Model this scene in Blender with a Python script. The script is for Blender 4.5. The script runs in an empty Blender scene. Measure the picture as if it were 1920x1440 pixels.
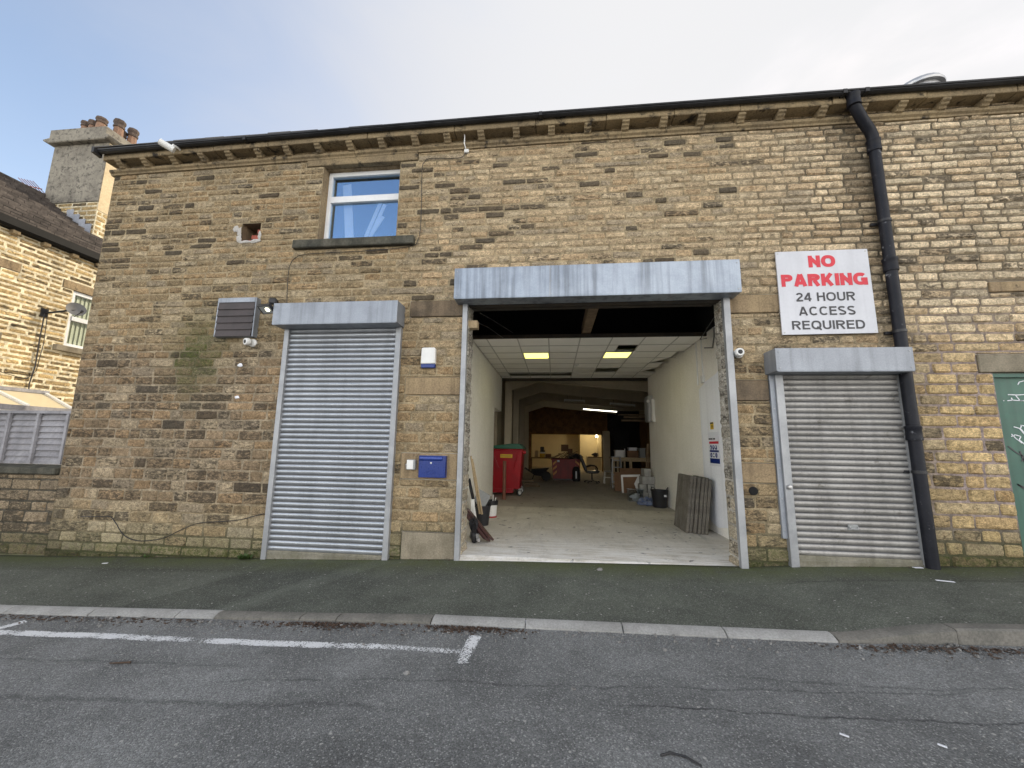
import bpy, bmesh, math, random
from mathutils import Vector, Matrix, noise
rnd = random.Random(7)
scene = bpy.context.scene
col = scene.collection
PI = math.pi

# ------------------------------------------------------------------ helpers
def lerp(a, b, t): return a + (b - a) * t
def clamp(t, a=0., b=1.): return max(a, min(b, t))
def sstep(a, b, x):
    t = clamp((x - a) / (b - a)); return t * t * (3 - 2 * t)
def mix3(a, b, t): return tuple(lerp(a[i], b[i], t) for i in range(3))
def interp(x, xs, ys):
    if x <= xs[0]: return ys[0]
    for i in range(1, len(xs)):
        if x <= xs[i]: return lerp(ys[i-1], ys[i], (x - xs[i-1]) / (xs[i] - xs[i-1]))
    return ys[-1]
def nz(x, y=0., z=0.): return noise.noise(Vector((x, y, z)))

class MB:
    """collects shapes in world coordinates; obj() turns it into one mesh object"""
    def __init__(s):
        s.v = []; s.f = []; s.m = []; s.M = Matrix(); s.tint = {}; s.wear = {}
    def add(s, vs, fs, m=0, tint=None, wear=None):
        b = len(s.v)
        for i, p in enumerate(vs):
            q = s.M @ Vector(p); s.v.append((q.x, q.y, q.z))
            if tint is not None: s.tint[b+i] = tint
            if wear is not None: s.wear[b+i] = wear
        for f in fs: s.f.append([b + i for i in f]); s.m.append(m)
    def box(s, x0, x1, y0, y1, z0, z1, m=0):
        v = [(x, y, z) for x in (x0, x1) for y in (y0, y1) for z in (z0, z1)]
        s.add(v, [(0,1,3,2), (4,6,7,5), (0,4,5,1), (2,3,7,6), (0,2,6,4), (1,5,7,3)], m)
    def cbox(s, c, size, rot=None, m=0):
        K = s.M.copy(); s.M = K @ Matrix.Translation(c) @ (rot.to_matrix().to_4x4() if rot else Matrix())
        a, b, d = size[0]/2, size[1]/2, size[2]/2
        s.box(-a, a, -b, b, -d, d, m); s.M = K
    def beam(s, p0, p1, w, h, m=0, up=(0, 0, 1)):
        p0, p1 = Vector(p0), Vector(p1); d = p1 - p0; L = d.length; d.normalize()
        sx = d.cross(Vector(up)); 
        if sx.length < 1e-4: sx = d.cross(Vector((0, 1, 0)))
        sx.normalize(); uz = sx.cross(d)
        K = s.M.copy()
        R = Matrix((sx, d, uz)).transposed().to_4x4(); s.M = K @ Matrix.Translation((p0+p1)/2) @ R
        s.box(-w/2, w/2, -L/2, L/2, -h/2, h/2, m); s.M = K
    def prism(s, pts, axis, a, b, m=0):
        n = len(pts)
        def P(p, t):
            return {'x': (t, p[0], p[1]), 'y': (p[0], t, p[1]), 'z': (p[0], p[1], t)}[axis]
        v = [P(p, a) for p in pts] + [P(p, b) for p in pts]
        f = [(i, (i+1) % n, n + (i+1) % n, n + i) for i in range(n)] + [tuple(range(n))[::-1], tuple(range(n, 2*n))]
        s.add(v, f, m)
    def quad(s, a, b, c, d, m=0): s.add([a, b, c, d], [(0, 1, 2, 3)], m)
    def tube(s, pts, r, n=8, m=0, cap=True):
        pts = [Vector(p) for p in pts]; vs = []; fs = []; N = len(pts)
        t0 = (pts[1] - pts[0]).normalized()
        ref = Vector((0, 0, 1)) if abs(t0.z) < .9 else Vector((1, 0, 0))
        a = t0.cross(ref).normalized()
        for i, p in enumerate(pts):
            t = (pts[min(i+1, N-1)] - pts[max(i-1, 0)]).normalized()
            a = (a - t * a.dot(t)).normalized(); b = t.cross(a)
            rr = r[i] if isinstance(r, (list, tuple)) else r
            for k in range(n):
                w = 2 * PI * k / n; vs.append(p + (a * math.cos(w) + b * math.sin(w)) * rr)
        for i in range(N-1):
            for k in range(n):
                fs.append((i*n+k, i*n+(k+1) % n, (i+1)*n+(k+1) % n, (i+1)*n+k))
        if cap: fs.append(tuple(range(n))[::-1]); fs.append(tuple(range((N-1)*n, N*n)))
        s.add(vs, fs, m)
    def cyl(s, p0, p1, r0, r1=None, n=16, m=0): s.tube([p0, p1], [r0, r0 if r1 is None else r1], n, m)
    def lathe(s, prof, c, n=20, m=0, axis=(0, 0, 1)):
        K = s.M.copy(); q = Vector((0, 0, 1)).rotation_difference(Vector(axis))
        s.M = K @ Matrix.Translation(c) @ q.to_matrix().to_4x4(); vs = []; fs = []; N = len(prof)
        for r, z in prof:
            for k in range(n):
                w = 2 * PI * k / n; vs.append((r * math.cos(w), r * math.sin(w), z))
        for i in range(N-1):
            for k in range(n):
                fs.append((i*n+k, i*n+(k+1) % n, (i+1)*n+(k+1) % n, (i+1)*n+k))
        if prof[0][0] > 1e-4: fs.append(tuple(range(n))[::-1])
        if prof[-1][0] > 1e-4: fs.append(tuple(range((N-1)*n, N*n)))
        s.add(vs, fs, m); s.M = K
    def ball(s, c, r, n=12, m=0, sz=1.):
        k = n // 2
        s.lathe([(max(r * math.sin(PI*i/k), 1e-5), -r*sz*math.cos(PI*i/k)) for i in range(k+1)], c, n, m)
    def lump(s, c, r, seed, m=0, n=10, amp=.35, sq=(1, 1, 1)):
        k = n // 2 + 1; vs = []; fs = []
        for i in range(k+1):
            for j in range(n):
                th = PI*i/k; ph = 2*PI*j/n
                d = Vector((math.sin(th)*math.cos(ph), math.sin(th)*math.sin(ph), math.cos(th)))
                q = r * (1 + amp * noise.noise(d * 1.6 + Vector((seed*3.1, seed*1.7, seed*.9))) * 2)
                vs.append((c[0]+d.x*q*sq[0], c[1]+d.y*q*sq[1], c[2]+d.z*q*sq[2]))
        for i in range(k):
            for j in range(n): fs.append((i*n+j, (i+1)*n+j, (i+1)*n+(j+1) % n, i*n+(j+1) % n))
        s.add(vs, fs, m)
    def text(s, txt, x0, x1, z0, z1, y, m=0, bold=0., seg=3):
        cu = bpy.data.curves.new('lettering', 'FONT'); cu.body = txt; cu.offset = bold; cu.resolution_u = seg
        o = bpy.data.objects.new('lettering', cu); col.objects.link(o)
        dg = bpy.context.evaluated_depsgraph_get(); dg.update()
        me = bpy.data.meshes.new_from_object(o.evaluated_get(dg))
        xs = [v.co.x for v in me.vertices]; ys = [v.co.y for v in me.vertices]
        a, b, c, d = min(xs), max(xs), min(ys), max(ys)
        vs = [(x0 + (v.co.x-a)/(b-a)*(x1-x0), y, z0 + (v.co.y-c)/(d-c)*(z1-z0)) for v in me.vertices]
        s.add(vs, [tuple(p.vertices) for p in me.polygons], m)
        bpy.data.objects.remove(o); bpy.data.curves.remove(cu); bpy.data.meshes.remove(me)

def arc(cx, cy, rx, ry, a0, a1, n=14, sq=2.35):
    P = []
    for i in range(n+1):
        a = math.radians(a0 + (a1-a0)*i/n); c, s_ = math.cos(a), math.sin(a)
        P.append((cx + rx*math.copysign(abs(c)**(2/sq), c), cy + ry*math.copysign(abs(s_)**(2/sq), s_)))
    return P
def glyph(ch, t):
    h = t/2; T = 1-h
    def W(w): return w
    if ch == 'N': w = .78; return w, [[(h, 0), (h, 1)], [(w-h, 0), (w-h, 1)], [(h*.9, 1-t*.55), (w-h*.9, t*.55)]]
    if ch == 'O': w = .92; return w, [arc(w/2, .5, w/2-h, .5-h, 0, 360, 36)]
    if ch == 'Q': w = .92; return w, [arc(w/2, .5, w/2-h, .5-h, 0, 360, 36), [(w*.56, .30), (w*.98, -.06)]]
    if ch == 'C': w = .86; return w, [arc(w/2+.02, .5, w/2-h+.0, .5-h, 42, 318, 28)]
    if ch == 'G': w = .92; return w, [arc(w/2, .5, w/2-h, .5-h, 45, 340, 28), [(w*.55, .46), (w-h*.4, .46)], [(w-h, .46+h), (w-h, 0)]]
    if ch == 'P': w = .76; return w, [[(h, 0), (h, 1)], [(0, T), (w*.5, T)] + arc(w*.5, .71, w*.5-h, .29-h, 90, -90, 14) + [(0, .42+h)]]
    if ch == 'R': w = .82; return w, [[(h, 0), (h, 1)], [(0, T), (w*.5, T)] + arc(w*.5, .72, w*.48-h, .28-h, 90, -90, 14) + [(0, .44+h)], [(w*.52, .46), (w-h*1.1, 0)]]
    if ch == 'A': w = .88; return w, [[(h*1.05, 0), (w/2-h*.15, 1)], [(w-h*1.05, 0), (w/2+h*.15, 1)], [(w*.22, .27), (w*.78, .27)]]
    if ch == 'K': w = .84; return w, [[(h, 0), (h, 1)], [(h*1.5, .34), (w-h*1.3, 1)], [(w*.40, .56), (w-h*1.2, 0)]]
    if ch == 'I': w = t; return w, [[(h, 0), (h, 1)]]
    if ch == 'H': w = .78; return w, [[(h, 0), (h, 1)], [(w-h, 0), (w-h, 1)], [(t, .53), (w-t, .53)]]
    if ch == 'U': w = .78; return w, [[(h, 1), (h, .36)] + arc(w/2, .36, w/2-h, .36-h, 180, 360, 18) + [(w-h, 1)]]
    if ch == 'E': w = .70; return w, [[(h, 0), (h, 1)], [(t, T), (w, T)], [(t, .53), (w*.94, .53)], [(t, h), (w, h)]]
    if ch == 'D': w = .82; return w, [[(h, 0), (h, 1)], [(0, T), (w*.42, T)] + arc(w*.42, .5, w*.58-h, .5-h, 90, -90, 20) + [(0, h)]]
    if ch == 'S': w = .76; return w, [arc(w/2, .735, w/2-h*1.1, .265-h, 25, 235, 18) + arc(w/2, .265, w/2-h, .265-h, 55, -155, 18)]
    if ch == '2': w = .66; return w, [arc(w/2, .70, w/2-h, .30-h, 165, -25, 16) + [(w*.42, .36), (h*.9, h*1.4)], [(0, h), (w, h)]]
    if ch == '4': w = .70; return w, [[(w*.72, 0), (w*.72, 1)], [(w*.66, .97), (h*.7, .30)], [(0, .27), (w, .27)]]
    return .30, []
def lettering(mb, txt, x0, x1, z0, z1, y, t, gap, m=0):
    P = []; x = 0
    for ch in txt:
        w, st = glyph(ch, t); P.append((x, st)); x += w + gap
    tot = x - gap; sx = (x1-x0)/tot; sz = z1-z0; k = 0
    for (ox, st) in P:
        for ln in st:
            q = [Vector(p) for p in ln]; cl = len(q) > 30 and (q[0]-q[-1]).length < 1e-3; L = []; R_ = []
            q = [p for i, p in enumerate(q) if i == 0 or (p-q[i-1]).length > 1e-4]; n = len(q)
            for i in range(n):
                a = q[i-1] if i > 0 else (q[-2] if cl else None); b = q[i+1] if i < n-1 else (q[1] if cl else None)
                d1 = (q[i]-a).normalized() if a is not None else (b-q[i]).normalized(); d2 = (b-q[i]).normalized() if b is not None else d1
                n1 = Vector((-d1.y, d1.x)); n2 = Vector((-d2.y, d2.x)); nn = (n1+n2).normalized(); f_ = t/2/max(nn.dot(n1), .5)
                L.append(q[i]+nn*f_); R_.append(q[i]-nn*f_)
            yy = y - .00025*(k % 4); k += 1
            vs = [(x0+(ox+p.x)*sx, yy, z0+p.y*sz) for p in L] + [(x0+(ox+p.x)*sx, yy, z0+p.y*sz) for p in R_]
            mb.add(vs, [(i, n+i, n+i+1, i+1) for i in range(n-1)], m)
def props(o, label=None, cat=None, group=None, kind=None):
    if label: o['label'] = label
    if cat: o['category'] = cat
    if group: o['group'] = group
    if kind: o['kind'] = kind
    return o
def root_of(o):
    while o.parent: o = o.parent
    return o
def obj(name, mb, mats, parent=None, bevel=0., angle=35, label=None, cat=None, group=None, kind=None):
    if not isinstance(mats, (list, tuple)): mats = [mats]
    if parent is not None: off = Vector(root_of(parent).location)
    else:
        xs = [p[0] for p in mb.v]; ys = [p[1] for p in mb.v]; zs = [p[2] for p in mb.v]
        off = Vector(((min(xs)+max(xs))/2, (min(ys)+max(ys))/2, min(zs)))
    me = bpy.data.meshes.new(name)
    me.from_pydata([(p[0]-off.x, p[1]-off.y, p[2]-off.z) for p in mb.v], [], mb.f)
    for M in mats: me.materials.append(M)
    me.polygons.foreach_set('material_index', mb.m)
    if mb.tint:
        for nm, d, df in (('tint', mb.tint, (.3, .22, .13, 0)), ('wear', mb.wear, (0, 0, 0, 0))):
            at = me.attributes.new(nm, 'FLOAT_COLOR', 'POINT'); flat = []
            for i in range(len(mb.v)): flat.extend(d.get(i, df))
            at.data.foreach_set('color', flat)
    else:
        bm = bmesh.new(); bm.from_mesh(me)
        bmesh.ops.recalc_face_normals(bm, faces=bm.faces)
        if bevel:
            es = [e for e in bm.edges if len(e.link_faces) == 2 and e.calc_face_angle(0) > .6]
            bmesh.ops.bevel(bm, geom=es, offset=bevel, segments=1, affect='EDGES', clamp_overlap=True)
        bm.to_mesh(me); bm.free()
    me.polygons.foreach_set('use_smooth', [True] * len(me.polygons))
    me.set_sharp_from_angle(angle=math.radians(angle))
    me.update()
    o = bpy.data.objects.new(name, me); col.objects.link(o)
    if parent is not None: o.parent = parent
    else: o.location = off
    return props(o, label, cat, group, kind)
def thing(name, label, cat, loc, group=None, kind=None):
    o = bpy.data.objects.new(name, None); o.empty_display_size = .1; col.objects.link(o); o.location = loc
    return props(o, label, cat, group, kind)
def dup(root, loc, rotz=0, label=None):
    r = root.copy(); col.objects.link(r); r.location = loc; r.rotation_euler = (0, 0, rotz)
    if label: r['label'] = label
    for ch in list(root.children):
        c = ch.copy(); col.objects.link(c); c.parent = r
        for g in list(ch.children):
            d = g.copy(); col.objects.link(d); d.parent = c
    return r

# ------------------------------------------------------------------ materials
class NT:
    def __init__(s, name):
        s.mat = bpy.data.materials.new(name); s.mat.use_nodes = True
        s.t = s.mat.node_tree; s.n = s.t.nodes; s.b = s.n['Principled BSDF']; s.out = s.n['Material Output']
    def node(s, typ, props=None, **inp):
        k = s.n.new('ShaderNode' + typ)
        for a, b in (props or {}).items(): setattr(k, a, b)
        for a, b in inp.items():
            key = a.replace('_', ' ')
            sock = k.inputs[int(a[1:])] if a[0] == 'i' and a[1:].isdigit() else k.inputs[key]
            s.set(sock, b)
        return k
    def set(s, sock, b):
        if isinstance(b, bpy.types.NodeSocket): s.t.links.new(b, sock)
        elif isinstance(b, bpy.types.Node): s.t.links.new(b.outputs[0], sock)
        else:
            if isinstance(b, tuple) and len(b) == 3 and sock.type == 'RGBA': b = b + (1,)
            sock.default_value = b
    def coords(s, kind='Object', scale=(1, 1, 1), loc=(0, 0, 0)):
        if kind == 'World': c = s.node('NewGeometry').outputs['Position']
        else: c = s.node('TexCoord').outputs[kind]
        if scale == (1, 1, 1) and loc == (0, 0, 0): return c
        return s.node('Mapping', None, Vector=c, Scale=scale, Location=loc).outputs[0]
    def noise(s, vec, scale, detail=4., rough=.6, dist=0.):
        return s.node('TexNoise', None, Vector=vec, Scale=scale, Detail=detail, Roughness=rough, Distortion=dist).outputs['Fac']
    def ramp(s, fac, a, b, lo=0., hi=1.):
        return s.node('MapRange', {'interpolation_type': 'SMOOTHSTEP'}, Value=fac, From_Min=a, From_Max=b, To_Min=lo, To_Max=hi).outputs[0]
    def mix(s, fac, a, b, mode='MIX'):
        k = s.n.new('ShaderNodeMix'); k.data_type = 'RGBA'; k.blend_type = mode
        s.set(k.inputs['Factor'], fac)
        s.set(k.inputs[6], a); s.set(k.inputs[7], b)
        return k.outputs[2]
    def math(s, op, a, b=0., c=None):
        k = s.n.new('ShaderNodeMath'); k.operation = op
        s.set(k.inputs[0], a); s.set(k.inputs[1], b)
        if c is not None: s.set(k.inputs[2], c)
        return k.outputs[0]
    def bump(s, h, strength=.3, dist=.01):
        k = s.node('Bump', None, Strength=strength, Distance=dist, Height=h); return k.outputs[0]
    def fin(s, color=None, rough=None, metal=None, normal=None, spec=None):
        for nm, v in (('Base Color', color), ('Roughness', rough), ('Metallic', metal), ('Normal', normal), ('Specular IOR Level', spec)):
            if v is not None: s.set(s.b.inputs[nm], v)
        return s.mat

def wmat(name, c1, c2=None, s1=2., s2=30., rough=.8, metal=0., bump=.15, bdist=.004, var=.25, spec=.4, streak=0., dirt=None, dirt_at=.58, world=False):
    """weathered surface: two colours in large patches, fine grain, bump, optional vertical streaks and dirt"""
    k = NT(name); c = k.coords('World' if world else 'Object')
    big = k.noise(c, s1, 5, .65); fine = k.noise(c, s2, 6, .7)
    cc = k.mix(k.ramp(big, .35, .65), c1, c2 or c1)
    cc = k.mix(1., cc, k.node('CombineColor', None, Red=k.ramp(fine, .25, .75, 1-var, 1+var), Green=k.ramp(fine, .25, .75, 1-var, 1+var), Blue=k.ramp(fine, .25, .75, 1-var, 1+var)).outputs[0], 'MULTIPLY')
    if streak:
        sv = k.coords('World' if world else 'Object', (6, 6, .25)); st = k.noise(sv, 1.5, 5, .6)
        v = k.ramp(st, .42, .68, 1., 1-streak)
        cc = k.mix(1., cc, k.node('CombineColor', None, Red=v, Green=v, Blue=v).outputs[0], 'MULTIPLY')
    if dirt:
        dn = k.noise(c, s1*3.3, 8, .75, .4); cc = k.mix(k.ramp(dn, dirt_at, dirt_at+.14), cc, dirt)
    rr = k.ramp(fine, .2, .8, max(rough-.12, .02), min(rough+.12, 1))
    return k.fin(cc, rr, metal, k.bump(fine, bump, bdist) if bump else None, spec)
def emat(name, c, strength, rough=.5):
    k = NT(name); k.fin(c, rough); k.set(k.b.inputs['Emission Color'], c); k.b.inputs['Emission Strength'].default_value = strength
    return k.mat

def stone_mat(name, chisel=1.):
    k = NT(name); c = k.coords('World')
    tint = k.node('Attribute', {'attribute_name': 'tint'}); wear = k.node('Attribute', {'attribute_name': 'wear'})
    sep = k.node('SeparateColor', None, Color=wear.outputs['Color'])
    moss, wet_shade = sep.outputs[0], sep.outputs[1]
    soot = tint.outputs['Alpha']
    grain = k.noise(c, 70, 7, .75); mid = k.noise(c, 17, 6, .7, .6); stc = k.coords('World', (1, 1, 2.6)); pat = k.noise(stc, 11, 7, .72, .8)
    big = k.noise(c, 1.1, 4, .6)
    g = k.math('MULTIPLY', k.ramp(grain, .25, .75, .62, 1.36), k.ramp(mid, .28, .72, .62, 1.34))
    g = k.math('MULTIPLY', g, k.ramp(big, .3, .7, .88, 1.1))
    cc = k.mix(1., tint.outputs['Color'], k.node('CombineColor', None, Red=g, Green=g, Blue=g).outputs[0], 'MULTIPLY')
    # iron staining
    cc = k.mix(k.math('MULTIPLY', k.ramp(k.noise(c, 5.5, 5, .7), .55, .75), .45), cc, (.26, .135, .05))
    # soot: the more soot the lower the noise threshold
    fld = k.noise(c, 2.4, 5, .7, .5); soot = k.math('ADD', soot, k.math('MULTIPLY', k.ramp(fld, .42, .72), .13))
    th = k.math('SUBTRACT', 1.02, soot)
    m = k.node('MapRange', {'interpolation_type': 'SMOOTHSTEP'}, Value=k.math('ADD', k.math('MULTIPLY', pat, 1.5), -.25), From_Min=k.math('SUBTRACT', th, .18), From_Max=k.math('ADD', th, .1)).outputs[0]
    cc = k.mix(k.math('MULTIPLY', m, .84), cc, k.mix(grain, (.014, .012, .010), (.085, .07, .052)))
    mm = k.math('MULTIPLY', moss, k.ramp(mid, .3, .62)); cc = k.mix(mm, cc, k.mix(grain, (.03, .04, .012), (.12, .13, .04)))
    wv = k.ramp(wet_shade, 0, 1, 1, .33); cc = k.mix(1., cc, k.node('CombineColor', None, Red=wv, Green=wv, Blue=wv).outputs[0], 'MULTIPLY')
    ch = k.node('TexNoise', None, Vector=k.coords('World', (1, 1, 1.7)), Scale=34, Detail=5, Roughness=.75, Distortion=1.2).outputs['Fac']
    ch2 = k.node('TexNoise', None, Vector=k.coords('World', (1, 1, 2.1)), Scale=21, Detail=6, Roughness=.8, Distortion=1.6).outputs['Fac']; cv = k.math('MULTIPLY', k.ramp(ch, .30, .60, .60, 1.14), k.ramp(ch2, .34, .56, .55, 1.14)); cc = k.mix(1., cc, k.node('CombineColor', None, Red=cv, Green=cv, Blue=cv).outputs[0], 'MULTIPLY')  # chiselled hollows darkened in the colour to stand for crevice shade
    h = k.math('ADD', k.math('ADD', k.math('MULTIPLY', ch, .8*chisel), k.math('MULTIPLY', ch2, .7)), k.math('MULTIPLY', grain, .3))
    return k.fin(cc, .92, 0, k.bump(h, .85, .012), .25)
def mortar_mat():
    k = NT('mortar'); c = k.coords('World')
    tint = k.node('Attribute', {'attribute_name': 'tint'}); wear = k.node('Attribute', {'attribute_name': 'wear'})
    sep = k.node('SeparateColor', None, Color=wear.outputs['Color'])
    n = k.noise(c, 40, 6, .75); n2 = k.noise(c, 4, 5, .6)
    n3 = k.noise(c, 14, 6, .75, .6); g = k.math('MULTIPLY', k.ramp(n, .25, .75, .65, 1.3), k.math('MULTIPLY', k.ramp(n2, .3, .7, .65, 1.2), k.ramp(n3, .3, .7, .6, 1.2)))
    cc = k.mix(1., tint.outputs['Color'], k.node('CombineColor', None, Red=g, Green=g, Blue=g).outputs[0], 'MULTIPLY')
    cc = k.mix(k.math('MULTIPLY', sep.outputs[0], k.ramp(n, .3, .6)), cc, (.05, .06, .02))
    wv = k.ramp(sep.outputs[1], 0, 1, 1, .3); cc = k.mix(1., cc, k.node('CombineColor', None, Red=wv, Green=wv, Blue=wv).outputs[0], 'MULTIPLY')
    return k.fin(cc, .95, 0, k.bump(n, .6, .008), .2)

def asphalt_mat(name, base, spec_c, seams, moss=False, patches=()):
    k = NT(name); c = k.coords('World'); xyz = k.node('SeparateXYZ', None, Vector=c)
    x, y = xyz.outputs[0], xyz.outputs[1]
    vor = k.node('TexVoronoi', None, Vector=c, Scale=135.); vor2 = k.node('TexVoronoi', None, Vector=c, Scale=38.)
    cellv = k.node('SeparateColor', None, Color=vor.outputs['Color']).outputs[0]
    fine = k.noise(c, 160, 5, .8); big = k.noise(c, .55, 5, .6, .3); mid = k.noise(c, 2.3, 6, .7, .5)
    v = k.math('MULTIPLY', k.ramp(cellv, 0, 1, .72, 1.30), k.ramp(fine, .2, .8, .7, 1.3))
    v = k.math('MULTIPLY', v, k.ramp(big, .3, .7, .78, 1.2)); v = k.math('MULTIPLY', v, k.ramp(mid, .3, .7, .84, 1.16))
    for (x0, x1, y0, y1, sk, fac) in patches:
        xs_ = k.math('MULTIPLY_ADD', y, -sk, x); wv = k.math('MULTIPLY', k.math('SUBTRACT', k.noise(c, 9, 4, .7), .5), .06); xs_ = k.math('ADD', xs_, wv); ys_ = k.math('ADD', y, wv)
        f_ = k.math('MULTIPLY', k.math('MULTIPLY', k.ramp(xs_, x0-.02, x0+.02), k.ramp(xs_, x1+.02, x1-.02)), k.math('MULTIPLY', k.ramp(ys_, y0-.02, y0+.02), k.ramp(ys_, y1+.02, y1-.02)))
        v = k.math('MULTIPLY', v, k.ramp(f_, 0, 1, 1, fac))
    cc = k.mix(1., base, k.node('CombineColor', None, Red=v, Green=v, Blue=v).outputs[0], 'MULTIPLY')
    # pale chips
    chip = k.math('GREATER_THAN', cellv, .93); cc = k.mix(k.math('MULTIPLY', chip, .55), cc, spec_c)
    cell2 = k.node('SeparateColor', None, Color=vor2.outputs['Color']).outputs[1]
    cc = k.mix(k.math('MULTIPLY', k.math('MULTIPLY', k.math('GREATER_THAN', cell2, .985), k.math('LESS_THAN', vor2.outputs['Distance'], .35)), .8), cc, (.42, .41, .38))
    wob = k.math('MULTIPLY', k.math('SUBTRACT', k.noise(c, 2.2, 5, .7), .5), .16)
    for (a, b, w, x0, x1, st) in seams:   # seam line y = a + b*x, half width w
        d = k.math('ABSOLUTE', k.math('SUBTRACT', k.math('ADD', y, wob), k.math('MULTIPLY_ADD', x, b, a)))
        f = k.ramp(d, w, 0.0); f = k.math('MULTIPLY', f, k.math('MULTIPLY', k.ramp(x, x0-.3, x0+.3), k.ramp(x, x1+.3, x1-.3)))
        f = k.math('MULTIPLY', f, k.ramp(k.noise(c, 6, 4, .7), .3, .6, .25, 1.))
        cc = k.mix(k.math('MULTIPLY', f, st), cc, (.014, .014, .017))
    # tar bleed patches
    tar = k.ramp(k.noise(k.coords('World', (.6, 1.6, 1)), 1.5, 7, .75, .8), .62, .80); cc = k.mix(k.math('MULTIPLY', tar, .3), cc, (.02, .02, .023))
    if moss:
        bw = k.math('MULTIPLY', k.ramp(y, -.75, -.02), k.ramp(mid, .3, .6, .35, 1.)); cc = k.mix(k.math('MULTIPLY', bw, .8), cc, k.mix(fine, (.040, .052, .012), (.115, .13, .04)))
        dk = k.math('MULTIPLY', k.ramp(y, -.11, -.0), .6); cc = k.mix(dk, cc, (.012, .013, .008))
    h = k.math('ADD', k.math('MULTIPLY', vor.outputs['Distance'], -.7), k.math('MULTIPLY', fine, .6))
    return k.fin(cc, k.ramp(fine, .2, .8, .72, .95), 0, k.bump(h, .8, .006), .3)

S = stone_mat('sandstone'); MO = mortar_mat()
ASH = wmat('dressed_sandstone', (.34, .255, .15), (.25, .185, .115), 1.7, 45, .9, 0, .5, .006, .3, .2, .35, (.035, .03, .025), .57)
ASHG = wmat('grey_lintel_stone', (.27, .235, .175), (.19, .165, .12), 2.6, 50, .9, 0, .6, .006, .25, .2, .15, (.13, .12, .09), .6)
ASHD = wmat('dark_sandstone', (.12, .095, .068), (.20, .15, .10), 2, 45, .9, 0, .4, .005, .25, .2, .3)
ASHC = wmat('cornice_sandstone', (.30, .23, .135), (.22, .17, .105), 1.2, 40, .9, 0, .5, .006, .3, .2, .15, (.03, .026, .022), .515, True)  # dark blotches: black stains, spread further to stand in for soffit shade
SILL = wmat('sill_stone', (.055, .055, .045), (.10, .095, .075), 4, 40, .9, 0, .4, .005, .3, .2, .4)
GALV = wmat('galvanised_steel', (.31, .335, .375), (.255, .275, .31), 2.2, 70, .5, .45, .05, .002, .16, .5, .22)
GALVD = wmat('galvanised_steel_streaked', (.35, .395, .46), (.27, .31, .37), 2, 60, .45, .55, .03, .002, .1, .5, .42)
SLAT = wmat('shutter_slat_steel', (.42, .44, .47), (.365, .385, .41), 1.2, 50, .36, .6, .0, .002, .08, .5, .12, (.2, .2, .2), .66)
SLATD = wmat('dirty_shutter_slat_steel', (.37, .36, .345), (.29, .28, .265), 1.3, 40, .5, .4, .0, .002, .15, .5, .2, (.13, .12, .105), .55)
GROOVE = wmat('shutter_groove_shade', (.15, .15, .155), (.10, .10, .10), 2, 40, .6, .3, 0, .002, .1)  # darker copy of the slat steel: groove shade put into the colour
ALU = wmat('rail_aluminium', (.36, .37, .385), (.28, .29, .305), 3, 60, .5, .45, .02, .002, .08)
BOTB = wmat('stained_bottom_bar', (.25, .235, .19), (.18, .17, .125), 6, 40, .7, .15, .1, .002, .2, .4, .2, (.06, .07, .025), .6)
UPVC = wmat('white_frame_plastic', (.78, .79, .80), (.70, .71, .72), 3, 40, .4, 0, 0, .002, .04)
WHITE = wmat('white_plastic', (.76, .76, .74), (.7, .7, .68), 5, 40, .45, 0, 0, .002, .05)
SIGNW = wmat('sign_board_white', (.60, .61, .65), (.55, .56, .60), 1.5, 30, .4, 0, 0, .002, .03, .4, .06)
SIGNR = wmat('sign_red', (.62, .035, .055), (.56, .03, .05), 4, 40, .5, 0, 0, .001, .05)
SIGNK = wmat('sign_charcoal', (.055, .055, .06), (.045, .045, .05), 4, 40, .5, 0, 0, .001, .05)
BLUE = wmat('postbox_blue_paint', (.003, .026, .19), (.003, .022, .16), 5, 50, .33, 0, .02, .001, .08, .5)
BLUEL = wmat('postbox_flap_sheen', (.06, .10, .38), None, 5, 50, .3, 0, 0, .001, .05)
BLACK = wmat('black_plastic', (.014, .014, .017), (.022, .022, .025), 3, 40, .42, 0, .05, .002, .2)
GUT = wmat('black_gutter_paint', (.018, .018, .019), (.034, .034, .036), 2, 40, .5, 0, .08, .002, .2, .25, .2)
HGUT_SHADE = wmat('gutter_tar_tile_shade', (.006, .006, .006), (.010, .010, .010), 2, 40, .6, 0, .1, .003, .3, .15, 0, (.16, .16, .16), .71)
PIPE = wmat('chipped_black_pipe_paint', (.008, .009, .014), (.014, .015, .021), 3, 40, .5, 0, .08, .002, .25, .22, 0, (.36, .37, .40), .60)
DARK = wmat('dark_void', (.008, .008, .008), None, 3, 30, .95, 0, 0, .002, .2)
BROWNB = wmat('weathered_brown_board', (.062, .050, .050), (.045, .038, .038), 3, 35, .6, 0, .1, .002, .2)
PLAST = wmat('white_painted_plaster', (.92, .89, .83), (.87, .84, .77), 1.1, 30, .85, 0, .12, .004, .10, .3, .03, (.36, .32, .27), .66, True)
PLASB = wmat('bright_white_plaster', (.90, .91, .94), (.86, .87, .90), 1.5, 30, .8, 0, .12, .004, .06, .3, .08, (.3, .28, .25), .71, True)
CONC = None
TILE = wmat('ceiling_tile', (.90, .89, .86), (.86, .85, .81), 2, 80, .9, 0, .1, .002, .05)
TBAR = wmat('ceiling_grid_bar', (.50, .49, .47), None, 2, 30, .6, 0, 0, .002, .05)
CREAM = wmat('cream_painted_steel', (.52, .45, .33), (.44, .38, .28), 1.2, 20, .6, 0, .03, .002, .08)
ROOFIN = wmat('dull_roof_lining', (.36, .30, .22), (.28, .24, .175), 1, 15, .9, 0, 0, .002, .1)
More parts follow.
